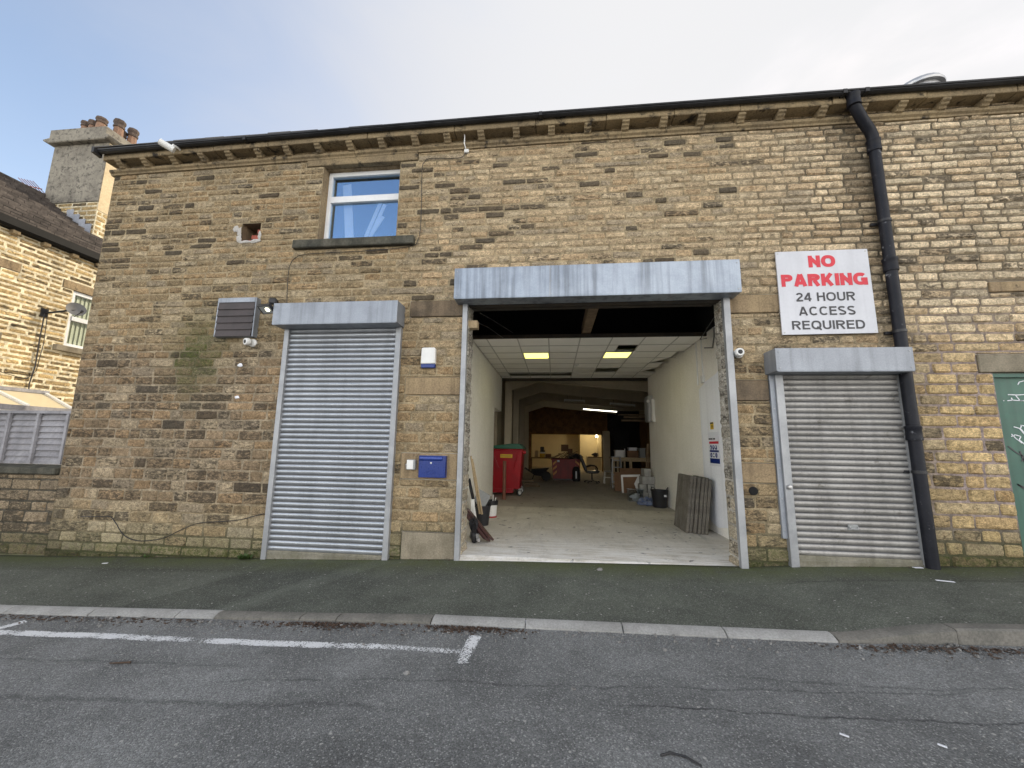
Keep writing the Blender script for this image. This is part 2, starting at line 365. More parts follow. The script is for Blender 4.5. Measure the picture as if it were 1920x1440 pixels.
OSB = wmat('osb_board', (.22, .115, .045), (.12, .06, .025), 3, 22, .8, 0, .1, .003, .4)
PANEL = wmat('brown_wood_panel', (.20, .11, .04), (.15, .085, .035), 2, 20, .6, 0, 0, .002, .15)
RED = wmat('red_bin_plastic', (.38, .008, .016), (.30, .006, .013), 2, 40, .38, 0, .03, .002, .1)
REDD = wmat('red_skip_paint', (.24, .010, .012), (.17, .008, .01), 3, 40, .5, 0, .05, .002, .2, .4, .3)
GREEN = wmat('green_bin_lid', (.018, .12, .07), (.015, .1, .06), 2, 40, .4, 0, .03, .002, .1)
YEL = wmat('yellow_sticker', (.72, .48, .03), (.65, .42, .03), 4, 40, .5, 0, 0, .002, .05)
ORANGE = wmat('orange_hazard_stripe', (.62, .26, .05), (.5, .2, .04), 4, 40, .5, 0, 0, .002, .1)
CARD = wmat('brown_cardboard', (.20, .115, .065), (.16, .09, .05), 3, 30, .85, 0, .05, .002, .1)
TUBEB = wmat('brown_drain_plastic', (.19, .075, .045), (.15, .06, .035), 3, 30, .5, 0, 0, .002, .1)
UBROWN = wmat('brown_trim_plastic', (.085, .042, .040), (.065, .032, .03), 3, 30, .38, 0, 0, .002, .1)
WOOD = wmat('pale_timber', (.46, .36, .22), (.36, .27, .16), 3, 30, .8, 0, .1, .002, .2)
WOODD = wmat('old_timber', (.20, .14, .085), (.13, .09, .055), 3, 30, .85, 0, .15, .003, .3)
METAL = wmat('bare_metal', (.5, .5, .5), (.4, .4, .41), 4, 40, .4, .7, 0, .002, .1)
GREYP = wmat('grey_plastic', (.30, .31, .31), (.26, .27, .27), 4, 40, .5, 0, 0, .002, .1)
DISH = wmat('dish_grey_paint', (.15, .15, .15), (.11, .11, .11), 4, 40, .6, 0, 0, .002, .1)
RUBBER = wmat('black_rubber', (.02, .02, .02), (.03, .03, .03), 4, 40, .8, 0, .05, .002, .2)
BLOCK = wmat('concrete_block', (.36, .355, .34), (.29, .285, .27), 4, 70, .95, 0, .5, .004, .25)
FLAG = wmat('yorkstone_flag', (.145, .13, .105), (.21, .19, .16), 3, 40, .9, 0, .4, .006, .25, .2, .25, (.06, .05, .04), .58)
TERRA = wmat('terracotta_pot', (.31, .19, .125), (.22, .135, .095), 4, 30, .85, 0, .1, .003, .2, .3, .2)
TERRAD = wmat('sooty_pot_rim', (.12, .085, .065), (.07, .052, .042), 4, 30, .85, 0, .1, .003, .2)
RENDER = wmat('grey_chimney_render', (.30, .275, .225), (.22, .20, .165), 2.2, 25, .95, 0, .3, .01, .15, .2, .1, (.10, .092, .08), .49, True)
RENDERW = wmat('sunlit_chimney_render', (.62, .50, .32), (.54, .43, .27), 1.4, 25, .95, 0, .3, .01, .15, .2)  # warm pale copy of the chimney render, sunlight put into the colour
LEAD = wmat('lead_flashing', (.45, .47, .52), (.35, .37, .42), 3, 30, .6, .2, .05, .003, .15)
FENCE = wmat('weathered_grey_timber', (.33, .325, .345), (.24, .235, .25), 2.5, 40, .85, 0, .2, .003, .2, .3, .2)
POLY = None
GDOOR = wmat('green_door_paint', (.055, .135, .10), (.045, .115, .088), 2, 30, .5, 0, .05, .002, .1, .4, .15)
LEAF = wmat('weed_leaf', (.06, .105, .028), (.045, .08, .02), 9, 60, .6, 0, 0, .002, .2)
GRAV = wmat('loose_grit', (.26, .255, .245), (.13, .125, .12), 25, 60, .9, 0, .2, .002, .3, world=True)
LITTER = wmat('dead_leaf', (.06, .038, .026), (.085, .055, .038), 20, 60, .9, 0, 0, .002, .3, world=True)
PAINTW = wmat('paint_scrap', (.75, .76, .8), None, 4, 30, .7, 0, 0, .002, .05)
KERBP = wmat('pale_kerb_concrete', (.36, .355, .34), (.28, .275, .26), 3, 60, .9, 0, .35, .004, .2, .25, 0, (.14, .14, .13), .62)
KERBS = wmat('stone_kerb', (.185, .175, .155), (.14, .135, .12), 3, 50, .9, 0, .4, .006, .25, .2)
SLATE = wmat('roof_slate', (.07, .068, .07), (.10, .095, .09), 2, 25, .8, 0, .2, .004, .25)
ROOFT = wmat('house_roof_tile', (.055, .047, .043), (.105, .09, .08), 3, 14, .9, 0, .3, .006, .35, .2, 0, (.05, .045, .04), .57)
LINT = wmat('brown_steel_lintel', (.055, .042, .03), (.03, .026, .022), 2, 30, .8, 0, .1, .004, .3)
BRICK = wmat('red_brick', (.36, .10, .07), (.28, .08, .06), 5, 60, .9, 0, .2, .003, .3)
WMORT = wmat('pale_cement', (.50, .48, .45), (.42, .4, .37), 6, 50, .95, 0, .4, .004, .2)
ROOMW = wmat('cream_room_wall', (.62, .54, .36), (.55, .48, .32), 1, 20, .85, 0, 0, .002, .05)
BLIND = wmat('vertical_blind_fabric', (.72, .72, .56), (.66, .66, .5), 3, 30, .9, 0, 0, .002, .06)
CLOTH = wmat('blue_rag_cloth', (.08, .12, .24), (.22, .24, .30), 9, 40, .9, 0, .1, .003, .3, .2, 0, (.4, .12, .05), .6)

def glass_mat(name, body, refl, refl_c=(.9, .95, 1.)):
    k = NT(name)
    gl = k.node('BsdfGlossy', None, Color=refl_c, Roughness=.015); tr = k.node('BsdfTransparent', None, Color=body)
    fr = k.node('LayerWeight', None, Blend=.5).outputs['Facing']
    f = k.math('MULTIPLY_ADD', k.math('POWER', fr, 4.), .7, refl)
    mx = k.node('MixShader', None, i0=f, i1=tr.outputs[0], i2=gl.outputs[0]); k.t.links.new(mx.outputs[0], k.out.inputs[0])
    return k.mat
GLASS = glass_mat('window_glass', (.92, .95, .98), .34, (.62, .82, 1.05))
CLEAR = glass_mat('clear_plastic', (.86, .88, .9), .10)
GLASSH = glass_mat('house_window_glass', (.9, .92, .92), .02, (.3, .32, .34))

def conc_floor():
    k = NT('concrete_floor'); c = k.coords('World'); xyz = k.node('SeparateXYZ', None, Vector=c); y = xyz.outputs[1]
    b = k.noise(c, 1.3, 6, .7, .6); f = k.noise(c, 45, 6, .75); st = k.noise(k.coords('World', (3, .45, 1)), 1.7, 7, .75, .4)
    cc = k.mix(k.ramp(b, .3, .7), (.52, .475, .40), (.66, .62, .55))
    g = k.ramp(f, .25, .75, .8, 1.2); cc = k.mix(1., cc, k.node('CombineColor', None, Red=g, Green=g, Blue=g).outputs[0], 'MULTIPLY')
    cc = k.mix(k.math('MULTIPLY', k.ramp(st, .5, .72), .5), cc, (.28, .265, .24))
    sp = k.noise(c, 7, 3, .5, .3); cc = k.mix(k.math('MULTIPLY', k.ramp(sp, .66, .70), .8), cc, (.05, .045, .04))
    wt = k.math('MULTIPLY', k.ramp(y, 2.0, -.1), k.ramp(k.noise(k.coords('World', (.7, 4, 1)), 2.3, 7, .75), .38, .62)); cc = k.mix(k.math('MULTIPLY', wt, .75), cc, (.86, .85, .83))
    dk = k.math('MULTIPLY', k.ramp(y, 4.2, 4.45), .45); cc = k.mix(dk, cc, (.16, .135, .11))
    return k.fin(cc, k.ramp(f, .2, .8, .6, .9), 0, k.bump(f, .25, .004), .35)
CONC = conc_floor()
def poly_mat():
    k = NT('polycarbonate_sheet'); c = k.coords('World', (1, 30, 1)); n = k.noise(c, 2, 2, .5)
    k.fin(k.mix(n, (.62, .52, .33), (.72, .62, .42)), .35); return k.mat
POLY = poly_mat()
def paint_line_mat():
    k = NT('worn_road_paint'); c = k.coords('World')
    f = k.noise(c, 55, 6, .8); b = k.noise(c, 3.2, 4, .6); v = k.node('TexVoronoi', None, Vector=c, Scale=90.)
    wornx = k.node('Attribute', {'attribute_name': 'tint'}).outputs['Alpha']
    t = k.math('ADD', k.math('MULTIPLY', f, .7), k.math('MULTIPLY', b, .45)); t = k.math('ADD', t, k.math('MULTIPLY', v.outputs['Distance'], -.25))
    a = k.ramp(k.math('SUBTRACT', t, wornx), .21, .25)
    k.fin(k.mix(f, (.62, .63, .64), (.80, .80, .80)), .8)
    tr = k.node('BsdfTransparent'); mx = k.node('MixShader', None, i0=a, i1=tr.outputs[0], i2=k.b.outputs[0]); k.t.links.new(mx.outputs[0], k.out.inputs[0])
    return k.mat
LINE = paint_line_mat()
ROADM = asphalt_mat('road_asphalt', (.184, .187, .184), (.42, .42, .40),
    [(-2.62, .06, .018, -2.2, 2.6, .45), (-2.80, .015, .016, .4, 4.6, .7), (-2.38, -.02, .02, 1.2, 4.4, .4), (-2.95, .02, .045, -5.5, -.9, .4), (-2.55, .01, .03, -5.5, -2.2, .35)], False, [(1.9, 2.75, -2.78, -2.46, -.45, 1.25), (-5.2, -3.2, -3.1, -2.55, .3, 1.16), (-9, 9, -4.2, -3.0, 0, .92)])
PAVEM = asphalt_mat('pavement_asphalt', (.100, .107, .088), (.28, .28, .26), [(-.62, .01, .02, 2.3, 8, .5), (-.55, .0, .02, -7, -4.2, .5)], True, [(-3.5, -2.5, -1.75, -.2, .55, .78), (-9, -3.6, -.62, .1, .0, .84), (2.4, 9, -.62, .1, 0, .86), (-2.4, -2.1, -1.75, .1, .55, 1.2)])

# ------------------------------------------------------------------ ground levels
GX = [-9, -7.65, -4.1, -2.25, -1.33, 2.37, 2.85, 4.45, 5.37, 8]
GZ = [-.31, -.264, -.14, -.072, -.03, .036, .075, .142, .178, .28]
def zg(x): return interp(x, GX, GZ)
def pave_k(x): return lerp(.022, -.018, sstep(2.2, 3.3, x))
def zpave(x, y): return zg(x) + pave_k(x) * y
def zroad(x, y):
    e = -.0396 - .028 - .012 * sstep(2.4, 3.4, x)
    return zg(x) + e + .016 * min(-1.8 - y, 3.2) - (.0 if y > -2.2 else 0)

# ------------------------------------------------------------------ stone walling
def stone_wall(mb, O, U, N, u0, u1, v0, v1, course_h, width, holes, style, seed, ms=0, mm=1, vb=None, res=.042):
    """courses of individually shaped stones in front of a mortar sheet; v is height, u runs along U, N points outwards"""
    r = random.Random(seed); O = Vector(O); U = Vector(U); N = Vector(N); Z = Vector((0, 0, 1))
    flip = U.cross(Z).dot(N) < 0
    def P(u, v, d): return O + U*u + Z*v + N*d
    # mortar sheet
    us = sorted(set([u0, u1] + [h[i] for h in holes for i in (0, 1) if u0 < h[i] < u1] + [u0 + k*.3 for k in range(1, int((u1-u0)/.3)+1)]))
    vs = sorted(set([v0, v1] + [h[i] for h in holes for i in (2, 3) if v0 < h[i] < v1] + [v0 + k*.3 for k in range(1, int((v1-v0)/.3)+1)]))
    base = len(mb.v); idx = {}
    for i, u in enumerate(us):
        for j, v in enumerate(vs):
            st = style(u, v, None); q = P(u, v, 0); idx[i, j] = len(mb.v); mb.v.append(tuple(q))
            mb.tint[idx[i, j]] = st['mortar'] + (0,); mb.wear[idx[i, j]] = (st['moss'], st['wet_shade'], 0, 0)
    for i in range(len(us)-1):
        for j in range(len(vs)-1):
            cu = (us[i]+us[i+1])/2; cv = (vs[j]+vs[j+1])/2
            if any(h[0] < cu < h[1] and h[2] < cv < h[3] and not (len(h) > 4 and h[4]) for h in holes): continue
            f = [idx[i, j], idx[i+1, j], idx[i+1, j+1], idx[i, j+1]]
            mb.f.append(f[::-1] if flip else f); mb.m.append(mm)
    v = v0
    while v < v1 - .03:
        h = course_h(v) * r.uniform(.88, 1.12); vt = min(v + h, v1)
        if v1 - vt < .05: vt = v1
        u = u0 - r.uniform(0, .25)
        cuts = sorted(set([h_[i] for h_ in holes for i in (0, 1) if h_[2] < vt and h_[3] > v]))
        while u < u1:
            w = r.uniform(*width(u, v)); w = w * (1.7 if r.random() < .06 else 1)
            ue = u + w
            for c in cuts:
                if u + .001 < c < ue + .09: ue = c; break
            if u1 - ue < .08: ue = u1
            a, b = max(u, u0), min(ue, u1)
            if b - a > .04:
                segs = [(v, vt)]; cu = (a+b)/2
                for h_ in holes:
                    if h_[0] < cu < h_[1] and h_[2] < vt and h_[3] > v:
                        nsg = []
                        for (p, q) in segs:
                            if p < h_[2] - .025: nsg.append((p, min(q, h_[2])))
                            if q > h_[3] + .025: nsg.append((max(p, h_[3]), q))
                        segs = nsg
                for (p, q) in segs:
                    if q - p > .02: one_stone(mb, P, a, b, p, q, style(cu, (p+q)/2, r), r, ms, flip, res)
            u = ue
        v = vt
def one_stone(mb, P, a, b, p, q, st, r, m, flip, res):
    j = st['joint'] / 2; w = b - a - 2*j; h = q - p - 2*j
    if w < .02 or h < .012: return
    nu = max(4, min(11, int(w/res)+2)); nv = max(3, min(7, int(h/res)+2))
    cj = st.get('jit', .007); C = [(a+j+r.uniform(-cj, cj)*.8, p+j+r.uniform(-cj, cj)*.7), (b-j+r.uniform(-cj, cj)*.8, p+j+r.uniform(-cj, cj)*.7),
         (b-j+r.uniform(-cj, cj)*.8, q-j+r.uniform(-cj, cj)*.7), (a+j+r.uniform(-cj, cj)*.8, q-j+r.uniform(-cj, cj)*.7)]
    e = min(.018, h*.2); rd = st['round']
    su = [0, e/w] + [e/w + (1-2*e/w)*i/(nu-1) for i in range(1, nu-1)] + [1-e/w, 1]
    sv = [0, e/h] + [e/h + (1-2*e/h)*i/(nv-1) for i in range(1, nv-1)] + [1-e/h, 1]
    off = r.uniform(0, 50); tilt = r.uniform(-.006, .006) * st['rough']; tv = r.uniform(-.006, .006) * st['rough']; dep = st['depth'] * r.uniform(.6, 1.3)
    base = len(mb.v); NU = len(su); NV = len(sv)
    for jj, tv_ in enumerate(sv):
        for ii, tu in enumerate(su):
            # rounded corners
            x = lerp(lerp(C[0][0], C[1][0], tu), lerp(C[3][0], C[2][0], tu), tv_); y = lerp(lerp(C[0][1], C[1][1], tu), lerp(C[3][1], C[2][1], tu), tv_)
            if (ii in (0, NU-1)) and (jj in (0, NV-1)):
                x += (1 if ii == 0 else -1) * rd; y += (1 if jj == 0 else -1) * rd
            wob = .0035 * st['rough']
            x += wob * nz(x*22, y*22, off); y += wob * nz(x*22, y*22, off+9)
            if ii in (0, NU-1) or jj in (0, NV-1): d = -.006
            else:
                ed = min(tu*w, (1-tu)*w, tv_*h, (1-tv_)*h); pil = sstep(0, .03, ed)
                n1 = nz(x*9, y*13, off); n2 = nz(x*26, y*34, off+3); n3 = nz(x*55, y*70, off+5)
                d = dep*(.55+.45*pil) + tilt*(tu-.5)*2 + tv*(tv_-.5)*2 + st['rough']*(.010*n1 + .009*n2 + .0045*n3)*(.4+.6*pil)
                d = min(max(d, .001), .031)
            mb.v.append(tuple(P(x, y, d))); k = len(mb.v)-1
            mb.tint[k] = st['tint'] + (st['soot'],); mb.wear[k] = (st['moss'], st['wet_shade'], 0, 0)
    for jj in range(NV-1):
        for ii in range(NU-1):
            f = [base+jj*NU+ii, base+jj*NU+ii+1, base+(jj+1)*NU+ii+1, base+(jj+1)*NU+ii]
            mb.f.append(f[::-1] if flip else f); mb.m.append(m)

def main_style(u, v, r):
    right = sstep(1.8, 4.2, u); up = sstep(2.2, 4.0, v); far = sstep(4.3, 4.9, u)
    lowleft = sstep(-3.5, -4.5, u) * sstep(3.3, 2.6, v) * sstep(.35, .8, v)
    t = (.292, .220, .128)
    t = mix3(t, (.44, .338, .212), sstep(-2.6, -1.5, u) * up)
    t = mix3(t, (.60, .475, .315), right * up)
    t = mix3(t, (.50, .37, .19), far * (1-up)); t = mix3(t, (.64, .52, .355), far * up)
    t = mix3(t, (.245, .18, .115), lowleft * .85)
    t = mix3(t, (.33, .28, .18), sstep(.5, .1, v) * .8)
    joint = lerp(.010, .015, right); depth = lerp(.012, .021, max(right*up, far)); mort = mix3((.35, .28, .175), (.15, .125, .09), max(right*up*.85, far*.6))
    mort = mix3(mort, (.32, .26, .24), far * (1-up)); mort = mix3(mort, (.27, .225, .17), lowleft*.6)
    gz_ = zg(u)
    mort = mix3(mort, (.12, .105, .07), sstep(.6, .25, v-gz_))
    moss = .55 * sstep(.55, .02, v-gz_) + 1.1 * math.exp(-((u+5.62)/.34)**2 - ((v-2.75)/.5)**2) + .25*math.exp(-((u+5.4)/.7)**2 - ((v-3.2)/.5)**2)
    moss += .9 * sstep(.18, .0, v-gz_)
    wet_shade = .72 * math.exp(-((u-4.22-(.1*(6-v)*.15))/.22)**2) * sstep(3.0, 4.4, v) + .55 * sstep(.10, .0, v-gz_) + .5 * sstep(5.95, 6.2, v) * math.exp(-((u-4.3)/.5)**2)
    wet_shade += .30 * sstep(5.9, 6.12, v) + .4 * sstep(4.52, 4.3, v) * sstep(3.7, 4.3, v) * (math.exp(-((u+4.08)/.12)**2) + math.exp(-((u+2.2)/.12)**2)) + .3 * sstep(3.2, 3.0, v) * sstep(2.3, 2.9, v) * (math.exp(-((u+4.25)/.14)**2) + math.exp(-((u+2.15)/.1)**2) + math.exp(-((u-2.62)/.12)**2))  # contact shade and grime painted into the stone under eaves, sill ends, boxes
    wet_shade += .45 * math.exp(-((u+7.5)/.18)**2) * sstep(1.2, .3, v) + .40 * sstep(-7.45, -7.67, u)
    out = dict(mortar=mort, moss=clamp(moss), wet_shade=clamp(wet_shade), joint=joint, depth=depth, round=lerp(.006, .014, max(right*up, far)), rough=lerp(1.25, 1.25, far))
    if r:
        g = r.gauss(0, .09); hue = r.random()
        t = tuple(c * (1+g) for c in t)
        if hue < .2: t = mix3(t, (.36, .225, .11), .3)
        elif hue < .36: t = mix3(t, (.46, .39, .27), .4)
        elif hue < .48: t = mix3(t, (.24, .21, .16), .5)
        soot = .08 + .24*r.random()
        z1 = sstep(-2.9, -1.8, u) * sstep(3.1, 2.2, u) * sstep(3.4, 3.9, v) * sstep(6.2, 5.9, v)
        if r.random() < .075*z1: soot = r.uniform(.85, 1.2)
        elif r.random() < .13*z1: soot = r.uniform(.42, .66)
        z2 = sstep(-1.5, -3, u)
        if r.random() < .14*z2: soot = r.uniform(.38, .56)
        if r.random() < .035*z2: soot = r.uniform(.7, 1.)
        if r.random() < .6*lowleft: soot = r.uniform(.34, .52)
        if r.random() < .05*lowleft: soot = r.uniform(.5, .7)
        if far > .5: soot = r.uniform(.0, .3) if r.random() < .88 else r.uniform(.42, .55)
        elif right*up > .6 and r.random() < .85: soot = r.uniform(.05, .3)
        z3 = sstep(1.9, 2.4, u) * sstep(5.0, 4.4, u) * sstep(3.8, 3.3, v)
        if r.random() < .5*z3: soot = r.uniform(.36, .54)
        out.update(tint=tuple(clamp(c, .02, .8) for c in t), soot=soot)
    return out
def house_style(u, v, r):
    out = dict(mortar=(.78, .69, .49), moss=0., wet_shade=0., joint=.024, depth=.006, round=.004, rough=.8, jit=.004)
    if r:
        t = mix3((.50, .36, .17), (.38, .28, .14), r.random()); g = r.gauss(0, .14)
        out.update(tint=tuple(clamp(c*(1+g), .02, .8) for c in t), soot=r.choice((.05, .2, .32, .42, .52)))
    return out
def low_style(u, v, r):
    out = dict(mortar=(.085, .075, .06), moss=.6*sstep(.15, -.15, v) + .08, wet_shade=.35*sstep(-.1, -.25, v) + .08, joint=.012, depth=.016, round=.008, rough=1.)
    if r:
        t = mix3((.29, .225, .15), (.21, .165, .115), r.random()); out.update(tint=t, soot=r.uniform(.25, .55))
    return out
def jamb_style(u, v, r):
    out = dict(mortar=(.46, .43, .37), moss=0., wet_shade=.1, joint=.016, depth=.012, round=.008, rough=1.5)
    if r:
        t = mix3((.34, .31, .25), (.48, .45, .39), r.random()); 
        if v < 1.1: t = mix3(t, (.42, .34, .22), .5)
        out.update(tint=t, soot=r.uniform(.15, .5))
    return out

# ================================================================== BUILDING
B = thing('stone_workshop', 'two storey buff sandstone workshop with corbelled eaves, one upper window and a wide open entrance', 'building', (0, 0, 0))
DOOR = (-1.27, 2.31, -.5, 3.6); WIN = (-3.765, -2.46, 4.665, 5.98); HOLE = (-5.10, -4.77, 4.715, 5.03); LSH = (-4.02, -2.34, -.5, 3.25); RSH = (2.93, 4.40, -.5, 2.55); GD = (5.50, 6.55, -.5, 2.49)
slabs = [((-2.16, -1.335, 3.365, 3.625), ASHD), ((-2.17, -1.335, 2.19, 2.46), ASH), ((-2.17, -1.335, 1.0, 1.37), ASH), ((-2.10, -1.335, -.2, .30), ASHG),
         ((2.385, 2.83, 2.12, 2.41), ASHD), ((2.385, 2.83, 1.06, 1.32), ASH), ((2.385, 3.06, 3.33, 3.60), ASH), ((5.34, 6.75, 2.49, 2.735), ASHG), ((5.62, 7.2, 3.55, 3.70), ASH),
         ((-4.07, -2.165, 5.98, 6.135), ASHC)]
holes = [DOOR, WIN, HOLE, LSH, RSH, GD] + [s[0] for s in slabs]
mb = MB()
def chs(v): return interp(v, [-.3, .1, .6, 1.5, 3, 4.5, 6], [.12, .17, .162, .145, .124, .111, .100])
def wid(u, v):
    k = interp(v, [0, 1, 3, 6], [.36, .33, .30, .30]); return (k*.55, k*1.4)
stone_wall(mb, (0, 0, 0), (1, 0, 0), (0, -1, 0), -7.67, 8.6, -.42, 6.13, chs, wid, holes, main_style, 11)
# frieze of small stones behind the corbels
stone_wall(mb, (0, 0.0, 0), (1, 0, 0), (0, -1, 0), -7.67, 8.6, 6.2, 6.42, lambda v: .075, lambda u, v: (.18, .4), [], lambda u, v, r: dict(main_style(u, 4.5, r), wet_shade=.05), 5)
# worn jambs of the wide entrance
stone_wall(mb, (-1.27, 0, 0), (0, 1, 0), (1, 0, 0), -.0, .36, -.05, 3.6, lambda v: .19, lambda u, v: (.15, .32), [], jamb_style, 3)
stone_wall(mb, (2.31, 0, 0), (0, 1, 0), (-1, 0, 0), -.0, .27, -.05, 3.6, lambda v: .19, lambda u, v: (.15, .32), [], jamb_style, 4)
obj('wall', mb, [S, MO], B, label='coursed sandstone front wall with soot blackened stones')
for (a, b, c, d), M in slabs:
    m = MB(); m.box(a+.008, b-.008, -.022, .08, c+.008, d-.008)
    obj('ashlar_block', m, M, B, bevel=.008)
# shell: gables, rear walls, partitions
m = MB()
m.box(-7.67, -7.35, .01, 3.3, -.4, 6.42); m.box(-7.66, -1.9, 3.0, 3.3, -.4, 6.42); m.box(8.28, 8.6, .01, 6.9, -.4, 6.42)
m.box(-1.9, -1.72, .36, 5.27, -.1, 6.42); m.box(2.84, 3.0, .265, 6.75, -.1, 6.4); m.box(-1.9, -1.72, 5.27, 6.9, 2.53, 6.4)
m.box(-1.89, 8.6, 6.72, 6.9, 3.72, 6.42); m.box(3.0, 8.3, 6.72, 6.9, -.1, 3.72)
m.box(-7.35, -1.9, .02, 3.0, 3.55, 3.7)
m.box(-7.66, 8.59, .03, .2, 6.14, 6.42)
m.box(-7.66, -4.03, .03, .12, -.4, 3.5); m.box(-2.33, -1.29, .03, .35, -.4, 3.5); m.box(2.33, 2.9, .09, .26, -.4, 3.5)
obj('inner_wall', m, PLAST, B)
# roof
m = MB(); z0 = 6.455; sl = .53
def roofz(y): return z0 + (y+.2)*sl if y < 3.3 else z0 + 3.5*sl - (y-3.3)*.55
m.add([(-7.86, -.22, 6.43), (8.7, -.22, 6.43), (8.7, 3.35, roofz(3.3)), (-7.86, 3.35, roofz(3.3))], [(0, 1, 2, 3)])
m.add([(-1.9, 3.35, roofz(3.3)), (8.7, 3.35, roofz(3.3)), (8.7, 7.0, 6.43), (-1.9, 7.0, 6.43)], [(0, 1, 2, 3)])
m.prism([(.1, 6.4), (3.3, 6.4), (3.3, roofz(3.29)-.03), (.1, roofz(.1)-.03)], 'x', -7.6, -7.4)
m.prism([(.1, 6.4), (6.85, 6.4), (3.3, roofz(3.29)-.03)], 'x', 8.3, 8.5)
m.prism([(.1, 6.4), (6.85, 6.4), (3.3, roofz(3.29)-.03)], 'x', -1.86, -1.74); m.box(-7.6, -1.86, 3.1, 3.3, 6.4, roofz(3.1)-.03)
rr = random.Random(3); x = -7.86
while x < 8.6:                                   # ragged lower edge of the slates
    w = rr.uniform(.3, .62); y0 = -.27 + rr.uniform(-.012, .012); t = rr.uniform(.010, .034)
    m.prism([(y0, 6.445 + (y0+.2)*sl), (.5, 6.445+.7*sl), (.5, 6.445+.7*sl+t), (y0, 6.445 + (y0+.2)*sl+t)], 'x', x, x+w-.006); x += w
obj('roof', m, SLATE, B)
# cornice
def dz(x): return interp(x, [-7.8, -5, -2, 0, 9], [-.085, -.05, -.015, 0, -.008])
m = MB(); x = -7.70; rr = random.Random(8)
while x < 8.6:
    w = min(rr.uniform(.9, 1.7), 8.6-x); a = dz(x); b = dz(x+w); t = rr.uniform(-.006, .006); e = x+w-.006
    for k_, (y0, y1, zz0, zz1) in enumerate(((-.2+t, .04, 6.30, 6.445),)):
        v = [(x, y0, zz0+a), (e, y0, zz0+b), (e, y1, zz0+b), (x, y1, zz0+a), (x, y0, zz1+a), (e, y0, zz1+b), (e, y1, zz1+b), (x, y1, zz1+a)]
        m.add(v, [(3, 2, 1, 0), (4, 5, 6, 7), (0, 1, 5, 4), (1, 2, 6, 5), (2, 3, 7, 6), (3, 0, 4, 7)])
    x += w
obj('cornice', m, ASHC, B, bevel=.008)
m = MB(); x = -7.71; rr = random.Random(9)
while x < 8.6:
    w = min(rr.uniform(.8, 1.5), 8.6-x); e = x+w-.005; prof = [(.03, 6.125), (-.028, 6.13), (-.034, 6.155), (-.062, 6.175), (-.07, 6.21), (-.05, 6.222), (.03, 6.235)]
    n = len(prof); v = [(x, y, z+dz(x)) for y, z in prof] + [(e, y, z+dz(e)) for y, z in prof]
    m.add(v, [(i, (i+1) % n, n+(i+1) % n, n+i) for i in range(n)] + [tuple(range(n))[::-1], tuple(range(n, 2*n))]); x += w
obj('string_course', m, ASHC, B)
corb = [-7.43, -6.94, -6.42, -5.89, -5.38, -4.87, -4.35, -3.82, -3.28, -2.74, -2.20, -1.66, -1.12, -.58, -.04, .51, 1.06, 1.60, 2.14, 2.69, 3.24, 3.79, 4.31, 4.83, 5.35, 5.87, 6.4, 6.93, 7.46, 7.99]
first = None
for x in corb:
    if first is None:
        m = MB(); m.prism([(.03, 6.205), (-.10, 6.205), (-.112, 6.232), (-.145, 6.238), (-.152, 6.265), (-.182, 6.270), (-.188, 6.301), (.03, 6.301)], 'x', x-.052, x+.052)
        first = obj('corbel', m, ASHC, B, bevel=.004); fx = x; first.location.z = dz(x)
    else:
        c = first.copy(); col.objects.link(c); c.parent = B; c.location = (x-fx+rr.uniform(-.014, .014), rr.uniform(-.006, .012), dz(x)+rr.uniform(-.003, .001))
# gutter
m = MB()
def gutter(x0, x1, zo):
    prof = [(-.205, 6.43), (-.208, 6.40), (-.235, 6.378), (-.265, 6.380), (-.285, 6.395), (-.283, 6.408), (-.296, 6.414), (-.296, 6.436), (-.282, 6.436), (-.278, 6.412), (-.265, 6.392), (-.235, 6.388), (-.218, 6.402), (-.212, 6.43)]
    n = len(prof); v = [(x0, y, z+dz(x0)+zo) for y, z in prof] + [(x1, y, z+dz(x1)+zo) for y, z in prof]
    m.add(v, [(i, (i+1) % n, n+(i+1) % n, n+i) for i in range(n)] + [tuple(range(n))[::-1], tuple(range(n, 2*n))])
xs = [-7.73, -5.9, -4.0, -2.1, -.2, 1.7, 3.6, 4.0, 4.3, 6.2, 8.65]
for a, b in zip(xs, xs[1:]): gutter(a, b, 0)
for x in (-5.0, -.2, 4.0, 4.28):
    for y, z, w in ((-.302, 6.372, .05),): m.box(x-w/2, x+w/2, y, -.19, z+dz(x), 6.436+dz(x))
m.prism([(-.2, 6.33-.08), (-.33, 6.35-.08), (-.33, 6.44-.08), (-.2, 6.44-.08)], 'x', -7.76, -7.71)
obj('gutter', m, GUT, B)
# window with deep reveal
m = MB()
for (a, b) in ((WIN[0]-.0, WIN[0]-.12), (WIN[1], WIN[1]+.12)): m.box(min(a, b)+.001, max(a, b)-.001, .008, .34, WIN[2]-.05, WIN[3])
m.box(WIN[0]-.12, WIN[1]+.12, .085, .34, WIN[3]+.001, WIN[3]+.12)
obj('window_reveal', m, ASH, B)
m = MB(); x0, x1, za, zb = WIN[0]-.0, WIN[1]+.0, WIN[2]-.02, WIN[3]+.0; f = .062
m.box(x0, x0+f, .16, .23, za, zb); m.box(x1-f, x1, .16, .23, za, zb); m.box(x0+f, x1-f, .16, .23, zb-.075, zb); m.box(x0+f, x1-f, .16, .23, za, za+.07)
m.box(x0+f, x1-f, .155, .23, 5.43, 5.54)
wf = obj('window', m, UPVC, B, bevel=.004, label='white framed two pane upper window reflecting blue sky')
for (p, q) in ((za+.07, 5.43), (5.54, zb-.075)):
    m = MB(); m.box(x0+f, x1-f, .2, .206, p, q); obj('pane', m, GLASS, wf)
